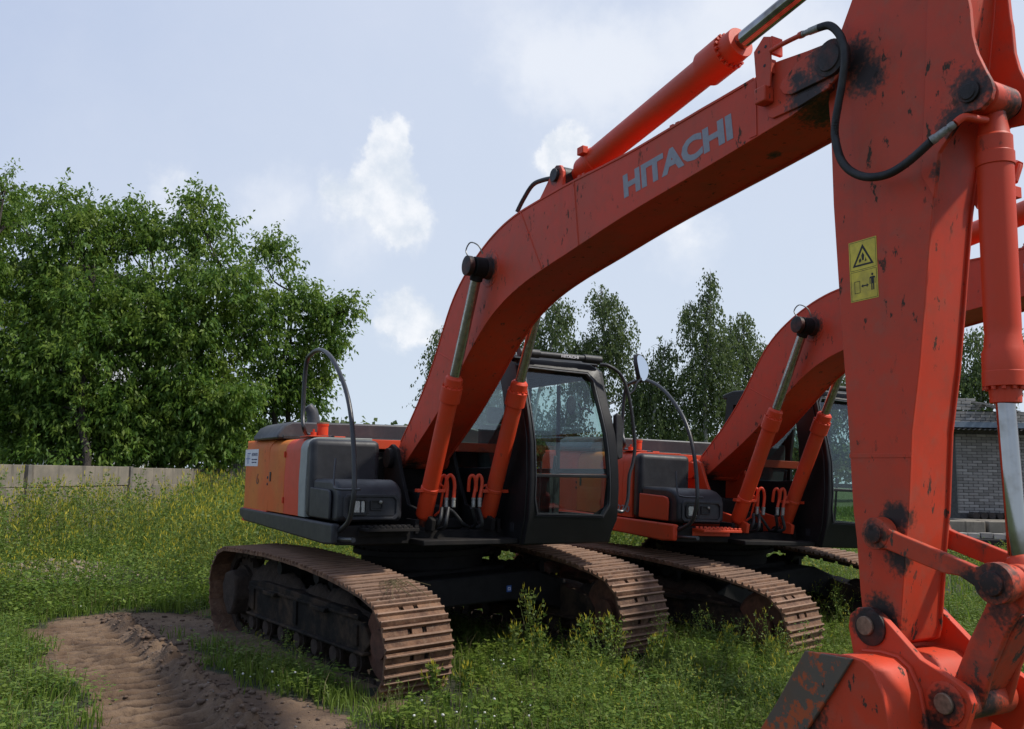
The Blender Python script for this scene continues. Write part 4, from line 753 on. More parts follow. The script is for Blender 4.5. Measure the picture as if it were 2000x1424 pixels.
# --- stick
SYR, SYL = -.30, .0
sb = C['stick_back']; sf = C['stick_front']; ptop = (6.2, 4.75)
prof = [(5.78, 4.32)] + sb + [(5.70, 1.0), (5.74, .97), (5.82, .97), (5.88, 1.0)] + sf[::-1] + [(6.30, 4.32), (6.18, 4.75), (5.95, 4.80)]
prof2 = [(x + (.012 if x < 5.75 else -.012), z) for x, z in prof]
mb = MB(); mb.prism(prof2, SYR + .01, SYL - .01); stick = mb.obj('stick', M_stick, ex, .004)
for ya, yb_ in ((SYR, SYR + .014), (SYL - .014, SYL)):
    mb = MB(); mb.prism(prof, ya, yb_); mb.obj('side_plate', M_stick, stick, .003)
mb = MB(); mb.box((5.645, -.3025, 1.826), (5.985, -.3002, 1.846)); mb.obj('weld_strip', M_stick, stick, .001)
ear = C['ear'][1:]; ep = [(6.20, 4.30), (6.34, 4.30)] + ear + [(6.16, 2.98), (6.10, 3.1)]
for ya, yb_ in ((-.318, -.292), (-.008, .018)):
    mb = MB(); mb.prism(ep, ya, yb_); mb.obj('ear', M_stick, stick, .004)
mb = MB(); mb.lathe((6.353, -.315, 3.404), (6.353, -.345, 3.404), [(0, .048), (.015, .048), (.017, .036), (.022, .034), (.023, .01)], 24); mb.cyl((6.353, -.30, 3.404), (6.353, .02, 3.404), .045); mb.obj('ear_pin', M_grease, stick, .002)
# warning decals
dq = [Vector((x, 0, z)) for x, z in C['decal']]
def dm_(u, v, y=-.3022): p = (dq[3] * (1 - u) + dq[2] * u) * (1 - v) + (dq[0] * (1 - u) + dq[1] * u) * v; return (p.x, y, p.z)
def flat(name, m, polys, y, par, th=.0006, bevel=0):
    mb = MB()
    for P in polys:
        n = len(P); a_ = [dm_(u, v, y) for u, v in P]; b_ = [dm_(u, v, y + th) for u, v in P]
        mb._add(a_ + b_, [tuple(range(n)), tuple(range(2 * n - 1, n - 1, -1))] + [(i, i + n, (i + 1) % n + n, (i + 1) % n) for i in range(n)])
    return mb.obj(name, m, par)
flat('warning_decal', M_yellow, [[(0, 0), (1, 0), (1, 1), (0, 1)]], -.3015, stick)
def frame(x0, y0, x1, y1, t): return [[(x0, y0), (x1, y0), (x1, y0 + t), (x0, y0 + t)], [(x0, y1 - t), (x1, y1 - t), (x1, y1), (x0, y1)], [(x0, y0 + t), (x0 + t * 1.6, y0 + t), (x0 + t * 1.6, y1 - t), (x0, y1 - t)], [(x1 - t * 1.6, y0 + t), (x1, y0 + t), (x1, y1 - t), (x1 - t * 1.6, y1 - t)]]
pr = frame(.035, .015, .965, .49, .006) + frame(.035, .51, .965, .985, .006)
T1, T2 = [(.12, .57), (.88, .57), (.5, .93)], [(.22, .60), (.78, .60), (.5, .86)]
for i in range(3): j = (i + 1) % 3; pr.append([T1[i], T1[j], T2[j], T2[i]])
pr += [[(.47, .66), (.53, .66), (.55, .74), (.50, .79), (.45, .74)], [(.36, .63), (.44, .65), (.42, .70), (.36, .68)], [(.56, .63), (.63, .64), (.60, .70)]]
pr += frame(.16, .13, .36, .33, .008)
pr += [[(.40, .235), (.47, .265), (.47, .245), (.60, .245), (.60, .265), (.67, .235), (.60, .205), (.60, .225), (.47, .225), (.47, .205)]]
pr += [[(.74, .36), (.88, .36), (.91, .345), (.91, .24), (.89, .24), (.89, .33), (.865, .33), (.865, .14), (.825, .14), (.825, .24), (.80, .24), (.80, .14), (.76, .14), (.76, .33), (.735, .33), (.735, .24), (.71, .24), (.71, .345)], [(.81 + .035 * cos(t), .395 + .022 * sin(t)) for t in np.linspace(0, 2 * pi, 13)[:-1]]]
flat('decal_print', M_print, pr, -.3022, stick)
mb = MB(); mb.prism([(6.10, 3.955), (6.25, 3.91), (6.25, 4.15), (6.10, 4.18)], -.3017, -.301); mb.obj('warning_decal', M_yellow, stick); mb = MB(); mb.prism([(6.10, 3.955), (6.155, 3.94), (6.14, 3.99), (6.10, 4.03)], -.3025, -.3018); mb.obj('decal_print', M_print, stick)
# --- hose from boom to the bucket cylinder
mb = MB(); mb.tube(spline(C['pipe'], 3), .013, 12); mb.lathe(C['pipe'][-1], C['fit1'][-1], [(-.015, .017), (0, .019), (.01, .019)], 12); mb.obj('arm_pipe', M_boom, ex)
f0, f1 = Vector(C['fit1'][0]), Vector(C['fit1'][1]); L1 = (f1 - f0).length
mb = MB(); mb.lathe(f0, f1, [(0, .013), (.01, .017), (.02, .017), (.022, .013), (.03, .016), (.05, .016), (.055, .019), (L1, .020)], 14)
g0, g1 = Vector(C['fit2'][1]), Vector(C['fit2'][0]); L2 = (g1 - g0).length; mb.lathe(g0, g1, [(0, .013), (.01, .018), (.03, .018), (.032, .014), (.045, .018), (.09, .018), (.095, .021), (L2, .021)], 14); mb.objs('hose_fitting', M_fit, ex)
hp = spline([Vector(p) for p in C['hose']], 14); dense = [hp[0]]
for p in hp[1:]:
    while (p - dense[-1]).length > .0042: dense.append(dense[-1] + (p - dense[-1]).normalized() * .0042)
mb = MB(); mb.tube(dense, .019, 12, True, [.0205 if i % 2 else .0170 for i in range(len(dense))]); mb.obj('arm_hose', M_rubber, ex, ang=80)
mb = MB(); mb.tube(spline(C['elbow'], 5), .017, 14); mb.obj('elbow_pipe', M_cyl, ex)
# --- bucket cylinder
BX = 6.337; yc = -.145
mb = MB(); mb.lathe((BX + .008, yc, 3.404), (BX, yc, 1.32), [(.03, .05), (.10, .056), (.16, .066), (.17, .075), (.24, .075), (.242, .080), (.30, .080), (.302, .0745), (1.02, .0735), (1.05, .0715), (1.06, .0735), (1.11, .078), (1.13, .087), (1.21, .087), (1.212, .0885), (1.275, .0885), (1.277, .065), (1.345, .062), (1.346, .04)], 40)
bc = mb.obj('bucket_cylinder', M_cyl, ex, .002)
mb = MB(); mb.cyl((6.353, -.235, 3.404), (6.353, -.055, 3.404), .075, 24); mb.obj('cylinder_eye', M_cyl, bc, .008)
mb = MB(); mb.cyl((BX, yc, 2.07), (6.36, yc, 1.42), .0385, 36); mb.obj('cylinder_rod', M_chrome, bc)
mb = MB(); mb.lathe((6.36, yc, 1.42), (6.385, yc, 1.33), [(0, .045), (.02, .055), (.08, .06)], 20); mb.cyl((6.392, -.235, 1.319), (6.392, -.055, 1.319), .072, 24); mb.obj('rod_eye', M_link, bc, .008)
mb = MB()
for i in range(12): an = 2 * pi * i / 12; mb.cyl((BX + .076 * cos(an), yc + .076 * sin(an), 2.115), (BX + .076 * cos(an), yc + .076 * sin(an), 2.135), .010, 6)
mb.obj('gland_bolts', M_cyl, bc)
mb = MB(); mb.tube(spline([(BX + .02, yc + .09, 3.02), (BX + .01, yc + .105, 2.9), (BX, yc + .105, 2.4), (BX, yc + .10, 2.25), (BX, yc + .085, 2.20)], 5), .013, 10); mb.box((BX - .03, yc + .06, 2.98), (BX + .03, yc + .15, 3.03)); mb.tube([(BX + .02, yc + .11, 3.05), (BX + .03, yc + .14, 3.13)], .018, 10); mb.tube([(BX + .03, yc + .14, 3.13), (BX + .0, yc + .17, 3.15)], .02, 6); mb.obj('cylinder_pipe', M_cyl, bc, .002)
# --- linkage
lk = C['link']; lk_in = [(x, z) for x, z in lk]
mb = MB(); mb.prism(lk_in, -.372, -.335); l1 = mb.obj('side_link', M_link, ex, .006, 3)
mb = MB(); mb.lathe((5.833, -.31, 1.48), (5.833, -.393, 1.48), [(0, .075), (.065, .072), (.067, .044), (.080, .043), (.083, .02)], 28); mb.lathe((6.392, -.25, 1.319), (6.392, -.395, 1.319), [(0, .07), (.06, .07), (.065, .083), (.125, .083), (.127, .050), (.142, .048), (.145, .02)], 28); mb.objs('link_pin', M_link, l1, .002)
mb = MB(); mb.prism(lk_in, .035, .072); l2 = mb.obj('side_link', M_link, ex, .006, 3)
mb = MB(); mb.cyl((5.833, .0, 1.48), (5.833, .09, 1.48), .07); mb.cyl((6.392, -.04, 1.319), (6.392, .10, 1.319), .075); mb.objs('link_pin', M_link, l2, .003)
PB = Vector((6.162, 0, .807)); PT = Vector((6.392, 0, 1.319))
mb = MB(); mb.prism([(6.345, 1.36), (6.445, 1.33), (6.46, 1.29), (6.43, 1.22), (6.36, 1.10), (6.29, .95), (6.24, .79), (6.20, .735), (6.13, .73), (6.09, .78), (6.10, .85), (6.19, 1.05), (6.27, 1.20), (6.31, 1.30)], -.255, -.225); mb.prism([(6.345, 1.36), (6.445, 1.33), (6.46, 1.29), (6.43, 1.22), (6.36, 1.10), (6.29, .95), (6.24, .79), (6.20, .735), (6.13, .73), (6.09, .78), (6.10, .85), (6.19, 1.05), (6.27, 1.20), (6.31, 1.30)], -.065, -.035)
mb.prism([(6.34, 1.18), (6.42, 1.19), (6.23, .85), (6.14, .87)], -.226, -.064); mb.cyl((6.162, -.30, .807), (6.162, .01, .807), .078, 32); mb.obj('power_link', M_link, ex, .010, 3)
# --- bucket 
be = C['bucket_ear'][:-2]; ear_p = be + [(6.20, .62), (6.0, .70), (5.78, .88), (5.70, .91)]
bprof = [(5.70, .925), (5.76, .945), (5.86, .957), (5.945, .950), (6.0, .915), (6.045, .83), (6.07, .70), (6.06, .52), (6.0, .34), (5.88, .20), (5.70, .10), (5.48, .055), (5.20, .035)]
mb = MB(); BI = [(x - .0, z) for x, z in bprof]
inn = [(5.705, .898), (5.76, .915), (5.855, .926), (5.93, .920), (5.975, .89), (6.015, .82), (6.038, .70), (6.03, .53), (5.972, .36), (5.86, .228), (5.69, .132), (5.475, .087), (5.20, .062)]
mb.prism(bprof + inn[::-1], -.60, .31); bucket = mb.obj('bucket', M_bucket, ex, .006)
for ya, yb_ in ((-.625, -.602), (.312, .335)):
    mb = MB(); mb.prism([(5.66, .945), (5.76, .957)] + [(x + .008, z + .010) for x, z in bprof[2:]] + [(5.12, .10), (5.30, .42), (5.50, .68)], ya, yb_); mb.obj('side_plate', M_bucket, bucket, .004)
for ya, yb_ in ((-.645, -.626), (.336, .355)):
    mb = MB(); mb.prism([(5.655, .952), (5.915, .962), (5.80, .80), (5.62, .56), (5.42, .22), (5.14, .06), (5.10, .10), (5.28, .42), (5.48, .69)], ya, yb_); mb.obj('side_cutter', M_worn, bucket, .004)
mb = MB(); mb.box((5.02, -.62, .03), (5.24, .33, .065)); mb.obj('cutting_edge', M_worn, bucket, .004)
for i in range(5):
    y = -.54 + i * .198; mb = MB(); mb._add([(5.12, y - .05, .0), (5.12, y + .05, .0), (5.12, y + .05, .10), (5.12, y - .05, .10), (4.86, y - .03, .02), (4.86, y + .03, .02), (4.86, y + .03, .04), (4.86, y - .03, .04)], [(0, 1, 2, 3), (7, 6, 5, 4), (0, 4, 5, 1), (1, 5, 6, 2), (2, 6, 7, 3), (3, 7, 4, 0)]); mb.obj('tooth', M_worn, bucket, .004)
for ya, yb_ in ((-.375, -.335), (.045, .085)):
    mb = MB(); mb.prism(ear_p, ya, yb_); mb.obj('ear', M_bucket, bucket, .005, 3)
for ya, yb_ in ((-.3755, -.387), (.0855, .097)):
    mb = MB(); mb.lathe((5.800, ya, 1.058), (5.800, yb_, 1.058), [(0, .080), (.010, .080), (.0115, .074), (.0116, .035)], 32); mb.obj('seal_ring', M_grease, bucket); mb = MB(); mb.lathe((6.162, ya, .807), (6.162, yb_, .807), [(0, .088), (.008, .088), (.010, .08), (.0101, .03)], 32); mb.obj('boss_ring', M_bucket, bucket)
mb = MB(); mb.cyl((5.781, -.40, 1.064), (5.781, .11, 1.064), .043, 28); mb.cyl((6.162, -.398, .807), (6.162, .108, .807), .043, 28); mb.objs('bucket_pin', M_pin, bucket, .004)
# weld fillet where the ear meets the wrapper
mb = MB(); mb.tube([(x, -.382, z + .004) for x, z in bprof[1:9]], .012, 8); mb.obj('weld_bead', M_bucket, bucket)

# ---------------------------------------------------------------- second excavator: a copy with its own paint scheme, boom lowered a little
def kids(o): return [c for c in ALL if c.parent == o]
ALL = list(bpy.data.objects)
def copy_tree(o, parent):
    c = o.copy(); COL.objects.link(c); c.parent = parent; PAIR[o] = c
    for k in kids(o): copy_tree(k, c)
    return c
PAIR = {}; ex2 = copy_tree(ex, None)
ex2.location = (.12, 3.803, -.061); ex2.rotation_euler = Euler((-.027, .018, -.108))
ex2['label'] = 'farther orange excavator standing behind, with orange skirt and brackets, partly hidden by the nearest stick'
def over(o, m):
    c = PAIR[o]; c.material_slots[0].link = 'OBJECT'; c.material_slots[0].material = m
for o in [skirt, tbs, step, gstripe] + bw: over(o, M_orange)
for c in list(ex2.children):
    if c.name.startswith(('blue_sticker',)): pass
for o in [cw] : over(o, M_orange)
for nm in ('sticker', 'sticker_text', 'sticker_text.001', 'sticker_text.002', 'sticker_emblem', 'blue_sticker', 'sticker_mark', 'stencil'):
    for o, c in list(PAIR.items()):
        if o.name == nm: bpy.data.objects.remove(c); PAIR.pop(o)
RB = radians(BOOM2)                                   # boom angle of the second machine, about its foot pin
foot = Vector((.17, 0, 1.86)); MR = Matrix.Translation(foot) @ Matrix.Rotation(RB, 4, 'Y') @ Matrix.Translation(-foot)
moving = [boom, ac, stick, bc, l1, l2, bucket] + [o for o in PAIR if o.parent == ex and o.name.split('.')[0] in ('arm_pipe', 'hose_fitting', 'arm_hose', 'elbow_pipe', 'power_link')]
for o in moving: PAIR[o].matrix_local = MR
for cbody, y in zip(cyls, (-.475, .185)):
    a = Vector((.968, 0, 1.20)); b = Vector((2.01, 0, 3.453)); b2 = MR @ b; an = math.atan2((b2 - a).x, (b2 - a).z) - math.atan2((b - a).x, (b - a).z)
    MC = Matrix.Translation(a) @ Matrix.Rotation(an, 4, 'Y') @ Matrix.Translation(-a); PAIR[cbody].matrix_local = MC; dl = (b2 - a).length - (b - a).length; dd = (b - a).normalized() * dl
    for o in PAIR:
        if o.parent == cbody and o.name.split('.')[0] in ('cylinder_rod', 'rod_eye'): PAIR[o].location = dd
for o in list(PAIR):
    if o.name == 'boom_lettering': PAIR[o].location = (.46, 0, .036)
for o in UC:
    if o in PAIR: PAIR[o].rotation_euler = (.04, 0, UC2)
text_mesh('ZX230', 'model_number', M_letter, PAIR[skirt], lambda u, v, e: (-.36 + .56 * u, -1.3575 - e * .2, 1.338 + .08 * v), .02)

ORD = ['first', 'second', 'third', 'fourth', 'fifth', 'sixth', 'seventh', 'eighth', 'ninth', 'tenth', 'eleventh', 'twelfth']
STRAW = (1.70, -1.0)
# ================================================================= GROUND
STRIP = np.array([(-1.35, -2.15, .05), (-.45, -2.08, .15), (.6, -1.85, .24), (1.6, -1.62, .28), (2.6, -1.35, .30), (3.2, -1.05, .3)])
DIRT = np.array([(-2.1, -3.55), (-3.0, -3.4), (-3.2, -2.6), (-3.2, -1.5), (-2.2, -1.5), (0., -1.3), (2.2, -1.1), (2.5, -1.2), (3.1, -.9), (4.2, -1.2), (4.5, -2.6), (2.4, -3.35), (1.2, -3.3), (.2, -3.35)])
def polydist(x, y, P):                                # signed: negative inside
    d = np.full(x.shape, 1e9); ins = np.zeros(x.shape, bool); n = len(P)
    for i in range(n):
        a, b = P[i], P[(i + 1) % n]; e = b - a; t = np.clip(((x - a[0]) * e[0] + (y - a[1]) * e[1]) / (e @ e), 0, 1)
        d = np.minimum(d, np.hypot(x - a[0] - e[0] * t, y - a[1] - e[1] * t))
        c = ((a[1] > y) != (b[1] > y)) & (x < (b[0] - a[0]) * (y - a[1]) / (b[1] - a[1] + 1e-12) + a[0]); ins ^= c
    return np.where(ins, -d, d)
def vnoise(x, y, f, seed=0, oct_=4):
    r = np.random.default_rng(seed); T = r.random((64, 64)); out = 0; amp = 1; tot = 0
    for o in range(oct_):
        u, v = x * f, y * f; i, j = np.floor(u).astype(int), np.floor(v).astype(int); a, b = u - i, v - j; a = a * a * (3 - 2 * a); b = b * b * (3 - 2 * b)
        g = lambda p, q: T[p % 64, q % 64]
        out = out + amp * ((g(i, j) * (1 - a) + g(i + 1, j) * a) * (1 - b) + (g(i, j + 1) * (1 - a) + g(i + 1, j + 1) * a) * b); tot += amp; amp *= .5; f *= 2.03
    return out / tot
def stripd(x, y):                                     # the thin band of grass beside the near track: positive inside
    d = np.full(x.shape, -9.)
    for a, b in zip(STRIP[:-1], STRIP[1:]):
        e = b[:2] - a[:2]; t = np.clip(((x - a[0]) * e[0] + (y - a[1]) * e[1]) / (e @ e), 0, 1); r = a[2] + (b[2] - a[2]) * t
        d = np.maximum(d, r - np.hypot(x - a[0] - e[0] * t, y - a[1] - e[1] * t))
    return d
RA, RD = np.array([-2.75, -3.05]), np.array([.9985, .055])
def height(x, y):
    dd = np.maximum(polydist(x, y, DIRT), stripd(x, y)) + (vnoise(x, y, 2.2, 3, 5) - .5) * .8
    far = np.clip((np.hypot(x - 2, y + 1) - 12) / 20, 0, 1)
    h = (vnoise(x, y, .35, 1) - .5) * .12 * (1 + 2 * far) + (vnoise(x, y, 1.5, 2) - .5) * .05
    bare = np.clip(.5 - dd / .25, 0, 1)
    s = (x - RA[0]) * RD[0] + (y - RA[1]) * RD[1]; t = -(x - RA[0]) * RD[1] + (y - RA[1]) * RD[0]
    rut = np.clip((.36 - np.abs(t)) / .06, 0, 1) * np.clip((s + .05) / .2, 0, 1) * bare
    rid = np.sin(2 * np.pi * s / .195 + (vnoise(x, y, 1.2, 6) - .5) * 2); rid = np.tanh(rid * 2.2)
    h = h + rut * (-.045 + .034 * rid + (vnoise(x, y, 14, 7) - .5) * .045)
    berm = np.exp(-((t - .46) / .10) ** 2) * np.clip(s / .5, 0, 1) * bare
    cl = vnoise(x, y, 9, 8, 3); h = h + berm * (.05 + .30 * np.clip(cl - .42, 0, 1)) + bare * (vnoise(x, y, 12, 9) - .5) * .03
    h = h * np.clip(np.hypot(x, y) / 1.0, .3, 1)
    # slight mound near the left rubble
    h = h + .22 * np.exp(-(((x + 7.3) / 1.0) ** 2 + ((y + 3.2) / 1.0) ** 2)) * (.7 + .6 * vnoise(x, y, 4, 12))
    return h, bare, rut
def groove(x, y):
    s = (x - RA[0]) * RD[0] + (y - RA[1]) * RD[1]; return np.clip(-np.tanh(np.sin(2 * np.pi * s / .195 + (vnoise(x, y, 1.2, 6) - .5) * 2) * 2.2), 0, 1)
def graded(lo, hi, c0, c1, d):
    a = list(np.arange(c0, c1 + 1e-6, d)); s = d; x = c1
    while x < hi: s *= 1.14; x += s; a.append(min(x, hi + 1))
    s = d; x = c0; b = []
    while x > lo: s *= 1.14; x -= s; b.append(x)
    return np.array(b[::-1] + a)
gx = graded(-420, 200, -3.4, 4.6, .028); gy = graded(-250, 420, -4.0, -.9, .028)
X, Y = np.meshgrid(gx, gy, indexing='ij'); H, BARE, RUT = height(X, Y); nx, ny = X.shape
I = np.arange(nx * ny).reshape(nx, ny); Q = np.stack([I[:-1, :-1], I[1:, :-1], I[1:, 1:], I[:-1, 1:]], -1).reshape(-1, 4)
def m_ground():
    m, k = mat('soil'); co = k.add('TexCoord').outputs['Object']; at = k.add('Attribute'); at.attribute_name = 'bare'; a = at.outputs['Fac']
    at2 = k.add('Attribute'); at2.attribute_name = 'rut'; rt = at2.outputs['Fac']
    n1 = k.noise(co, 2.2, 6, .65); n2 = k.noise(co, 16., 7, .68); n3 = k.noise(co, 70., 5, .6); n4 = k.noise(co, 3.8, 4)
    c = k.mix(k.ramp(n1, .35, .68), (.105, .063, .036), (.180, .117, .070)); c = k.mix(k.math('MULTIPLY', k.ramp(n2, .48, .7), .75), c, (.085, .052, .034)); c = k.mix(k.math('MULTIPLY', k.ramp(n3, .62, .72), .5), c, (.24, .19, .14))
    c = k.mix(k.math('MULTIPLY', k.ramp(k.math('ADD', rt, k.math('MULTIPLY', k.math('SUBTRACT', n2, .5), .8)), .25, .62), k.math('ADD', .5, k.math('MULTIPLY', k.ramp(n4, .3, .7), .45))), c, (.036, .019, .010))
    g = k.mix(k.ramp(n2, .35, .65), (.020, .028, .010), (.045, .042, .020)); far = k.mix(k.ramp(k.noise(co, .6, 5, .7), .3, .7), (.045, .075, .018), (.085, .105, .028))
    dist = k.add('VectorMath', operation='LENGTH', ins={0: co}).outputs['Value']; g = k.mix(k.ramp(dist, 14., 34.), g, far)
    c = k.mix(k.ramp(a, .25, .6), g, c); return finish(k, m, c, .95, 0, k.math('ADD', k.math('MULTIPLY', n2, .6), n3), .7, .02)
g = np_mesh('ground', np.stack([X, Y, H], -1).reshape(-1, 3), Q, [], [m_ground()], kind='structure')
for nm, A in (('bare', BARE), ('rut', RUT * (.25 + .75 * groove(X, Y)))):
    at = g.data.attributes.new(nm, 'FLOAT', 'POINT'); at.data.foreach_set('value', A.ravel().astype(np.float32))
g.data.polygons.foreach_set('use_smooth', [True] * len(g.data.polygons))
def gz(x, y): return float(height(np.array([float(x)]), np.array([float(y)]))[0][0])

# clods and pebbles on the bare earth (stuff)
def blob_template(seed, n=1):
    bm = bmesh.new(); bmesh.ops.create_icosphere(bm, subdivisions=n, radius=1); r = np.random.default_rng(seed)
    V = np.array([v.co[:] for v in bm.verts]) * (.75 + .5 * r.random((len(bm.verts), 1))); F_ = np.array([[v.index for v in f.verts] for f in bm.faces]); bm.free(); return V, F_
def scatter(name, temps, pos, scl, rot, mats, kind='stuff', mis=None, parent=None):
    Vs, Qs, Ts, mq, mt = [], [], [], [], []; off = 0
    order = rng.integers(0, len(temps), len(pos))
    for t, T in enumerate(temps):
        V, Qd, Td = T[0], T[1], T[2]; idx = np.where(order == t)[0]
        if not len(idx): continue
        c, s = np.cos(rot[idx]), np.sin(rot[idx]); S = scl[idx]
        W = np.empty((len(idx), len(V), 3)); W[..., 0] = (V[:, 0] * c[:, None] - V[:, 1] * s[:, None]) * S[:, :1]; W[..., 1] = (V[:, 0] * s[:, None] + V[:, 1] * c[:, None]) * S[:, :1]; W[..., 2] = V[:, 2] * S[:, 1:2]
        W += pos[idx][:, None, :]; Vs.append(W.reshape(-1, 3)); base = off + np.arange(len(idx))[:, None, None] * len(V)
        if len(Qd): Qs.append((Qd[None] + base).reshape(-1, 4)); mq.append(np.tile(T[3], len(idx)))
        if len(Td): Ts.append((Td[None] + base).reshape(-1, 3)); mt.append(np.tile(T[4], len(idx)))
        off += len(idx) * len(V)
    Qa = np.concatenate(Qs) if Qs else np.zeros((0, 4), int); Ta = np.concatenate(Ts) if Ts else np.zeros((0, 3), int)
    return np_mesh(name, np.concatenate(Vs), Qa, Ta, mats, np.concatenate(mq + mt) if len(mats) > 1 else None, parent, kind)
tb_ = []
for s_ in range(4): V, F_ = blob_template(s_); tb_.append((V * [1, 1, .6], np.zeros((0, 4), int), F_, np.zeros(0, int), np.zeros(len(F_), int)))
n = 9000; px = rng.uniform(-3.6, 4.6, n); py = rng.uniform(-3.9, -.9, n); h_, b_, r_ = height(px, py); t_ = -(px - RA[0]) * RD[1] + (py - RA[1]) * RD[0]
keep = (b_ > .6) & ((r_ < .3) | (rng.random(n) < .15)); keep &= (rng.random(n) < .25 + .75 * np.exp(-((t_ - .5) / .22) ** 2)); px, py, h_ = px[keep], py[keep], h_[keep]; bm_ = np.exp(-((t_[keep] - .5) / .16) ** 2); sz = .004 + .018 * rng.random(len(px)) ** 4 + .022 * bm_ * rng.random(len(px)) ** 2 + .016 * (rng.random(len(px)) < .10)
M_clod = simple('earth clods', (.14, .09, .06), .95, 0, .5, 12, (.24, .18, .13), .5)
scatter('soil_clods', tb_, np.stack([px, py, h_ + sz * .3], 1), np.stack([sz, sz], 1), rng.random(len(px)) * 6.28, [M_clod])
n = 170; px = rng.uniform(-3.4, 3.6, n); py = rng.uniform(-3.6, -1.2, n); h_, b_, _ = height(px, py); k_ = b_ > .6; sz = rng.uniform(.005, .014, n)
scatter('pebbles', tb_, np.stack([px, py, h_ + .003], 1)[k_], np.stack([sz, sz], 1)[k_], rng.random(k_.sum()) * 6.28, [simple('pale pebbles', (.24, .22, .19), .9, 0, .5, 30)])
n = 900; px = rng.normal(-7.2, .7, n); py = rng.normal(-3.2, .6, n); h_, _, _ = height(px, py); sz = .02 + .06 * rng.random(n) ** 3
scatter('rubble', tb_, np.stack([px, py, h_ + sz * .3], 1), np.stack([sz, sz], 1), rng.random(n) * 6.28, [simple('rubble', (.34, .26, .20), .95, 0, .5, 5)])

# ================================================================= VEGETATION
def blade_field(name, px, py, hh, ww, m, lean=.35, kind='stuff'):
    n = len(px); z = height(px, py)[0]; a = rng.random(n) * 6.28; b = rng.random(n) * 6.28; ln = rng.random(n) ** 1.5 * lean + .05
    dx, dy = np.cos(a) * ww / 2, np.sin(a) * ww / 2; lx, ly = np.cos(b) * ln * hh, np.sin(b) * ln * hh
    V = np.stack([np.stack([px - dx, py - dy, z - .01], 1), np.stack([px + dx, py + dy, z - .01], 1), np.stack([px + dx * .8 + lx * .35, py + dy * .8 + ly * .35, z + hh * .55], 1), np.stack([px - dx * .8 + lx * .35, py - dy * .8 + ly * .35, z + hh * .55], 1), np.stack([px + lx, py + ly, z + hh * (1 - ln * .35)], 1)], 1)
    i = np.arange(n)[:, None] * 5
    return np_mesh(name, V.reshape(-1, 3), i + np.array([0, 1, 2, 3]), i + np.array([3, 2, 4]), [m], kind=kind)
def in_view(x, y, margin=1.08):                       # only where the ground can be seen from about here
    dx, dy = x - CAM.x, y - CAM.y; f = dx * -.8714 + dy * .4904; r = dx * .4904 + dy * .8714
    return (f > 1.5) & (np.abs(r) < f * .60 * margin + 1.2)
def veg(x, y):
    dd = np.maximum(polydist(x, y, DIRT), stripd(x, y)) + (vnoise(x, y, 2.2, 3, 5) - .5) * .8; return np.clip(dd / .45 + .25, 0, 1) * np.clip(.35 + 2.2 * (vnoise(x, y, 1.7, 88) - .28), .12, 1)
def under(x, y):                                      # beneath and inside the tracks
    c, s = np.cos(.125), np.sin(.125); u, v = x * c + y * s, -x * s + y * c
    return (np.abs(u) < 2.1) & ((np.abs(np.abs(v) - 1.207) < .33))
def area(n, rmin, rmax):
    f = np.sqrt(rng.uniform(rmin ** 2, rmax ** 2, n)); r = rng.uniform(-.68, .68, n) * f
    return CAM.x - f * .8714 + r * .4904, CAM.y + f * .4904 + r * .8714
# near turf
n = 230000; x, y = area(n, 3.5, 13); v = veg(x, y); k_ = (rng.random(n) < v * (.25 + 1.1 * vnoise(x, y, 1.3, 21))) & ~under(x, y); x, y = x[k_], y[k_]
hh = (.05 + .11 * vnoise(x, y, .8, 22) + .07 * rng.random(len(x))) * (1 + .6 * (rng.random(len(x)) < .06)); blade_field('grass', x, y, hh, .006 + .006 * rng.random(len(x)), M_grass, .8)
n = 9000; x, y = area(n, 3.5, 12); k_ = (rng.random(n) < veg(x, y)) & ~under(x, y); x, y = x[k_], y[k_]; blade_field('dry_grass', x, y, rng.uniform(.12, .34, len(x)), np.full(len(x), .0045), M_dry, .9)
# clover and small broad leaves close to the ground
def leaf_template(nl, rad, hmin, hmax, ls, seed, up=.4):
    r = np.random.default_rng(seed); V = []; Qd = []
    for i in range(nl):
        a = r.random() * 6.28; d = rad * math.sqrt(r.random()); z = hmin + (hmax - hmin) * r.random(); b = r.random() * 6.28; L = ls * (.6 + .7 * r.random()); e = up * (r.random() - .3)
        p = np.array([d * cos(a), d * sin(a), z]); u = np.array([cos(b), sin(b), e]) * L; w_ = np.array([-sin(b), cos(b), (r.random() - .5) * .6]) * L * .36
        V += [p, p + u * .5 + w_ + [0, 0, L * .08], p + u, p + u * .5 - w_ + [0, 0, L * .08]]; Qd.append([4 * i, 4 * i + 1, 4 * i + 2, 4 * i + 3])
    return np.array(V), np.array(Qd), np.zeros((0, 3), int), np.zeros(len(Qd), int), np.zeros(0, int)
temps = [leaf_template(26, .10, .01, .13, .032, s) for s in range(5)]
n = 12000; x, y = area(n, 3.5, 13); k_ = (rng.random(n) < veg(x, y) * (.2 + 1.2 * vnoise(x, y, 1.1, 31))) & ~under(x, y); x, y = x[k_], y[k_]; z = height(x, y)[0]; s_ = rng.uniform(.7, 1.5, len(x))
scatter('clover_leaves', temps, np.stack([x, y, z], 1), np.stack([s_, s_], 1), rng.random(len(x)) * 6.28, [M_grass])

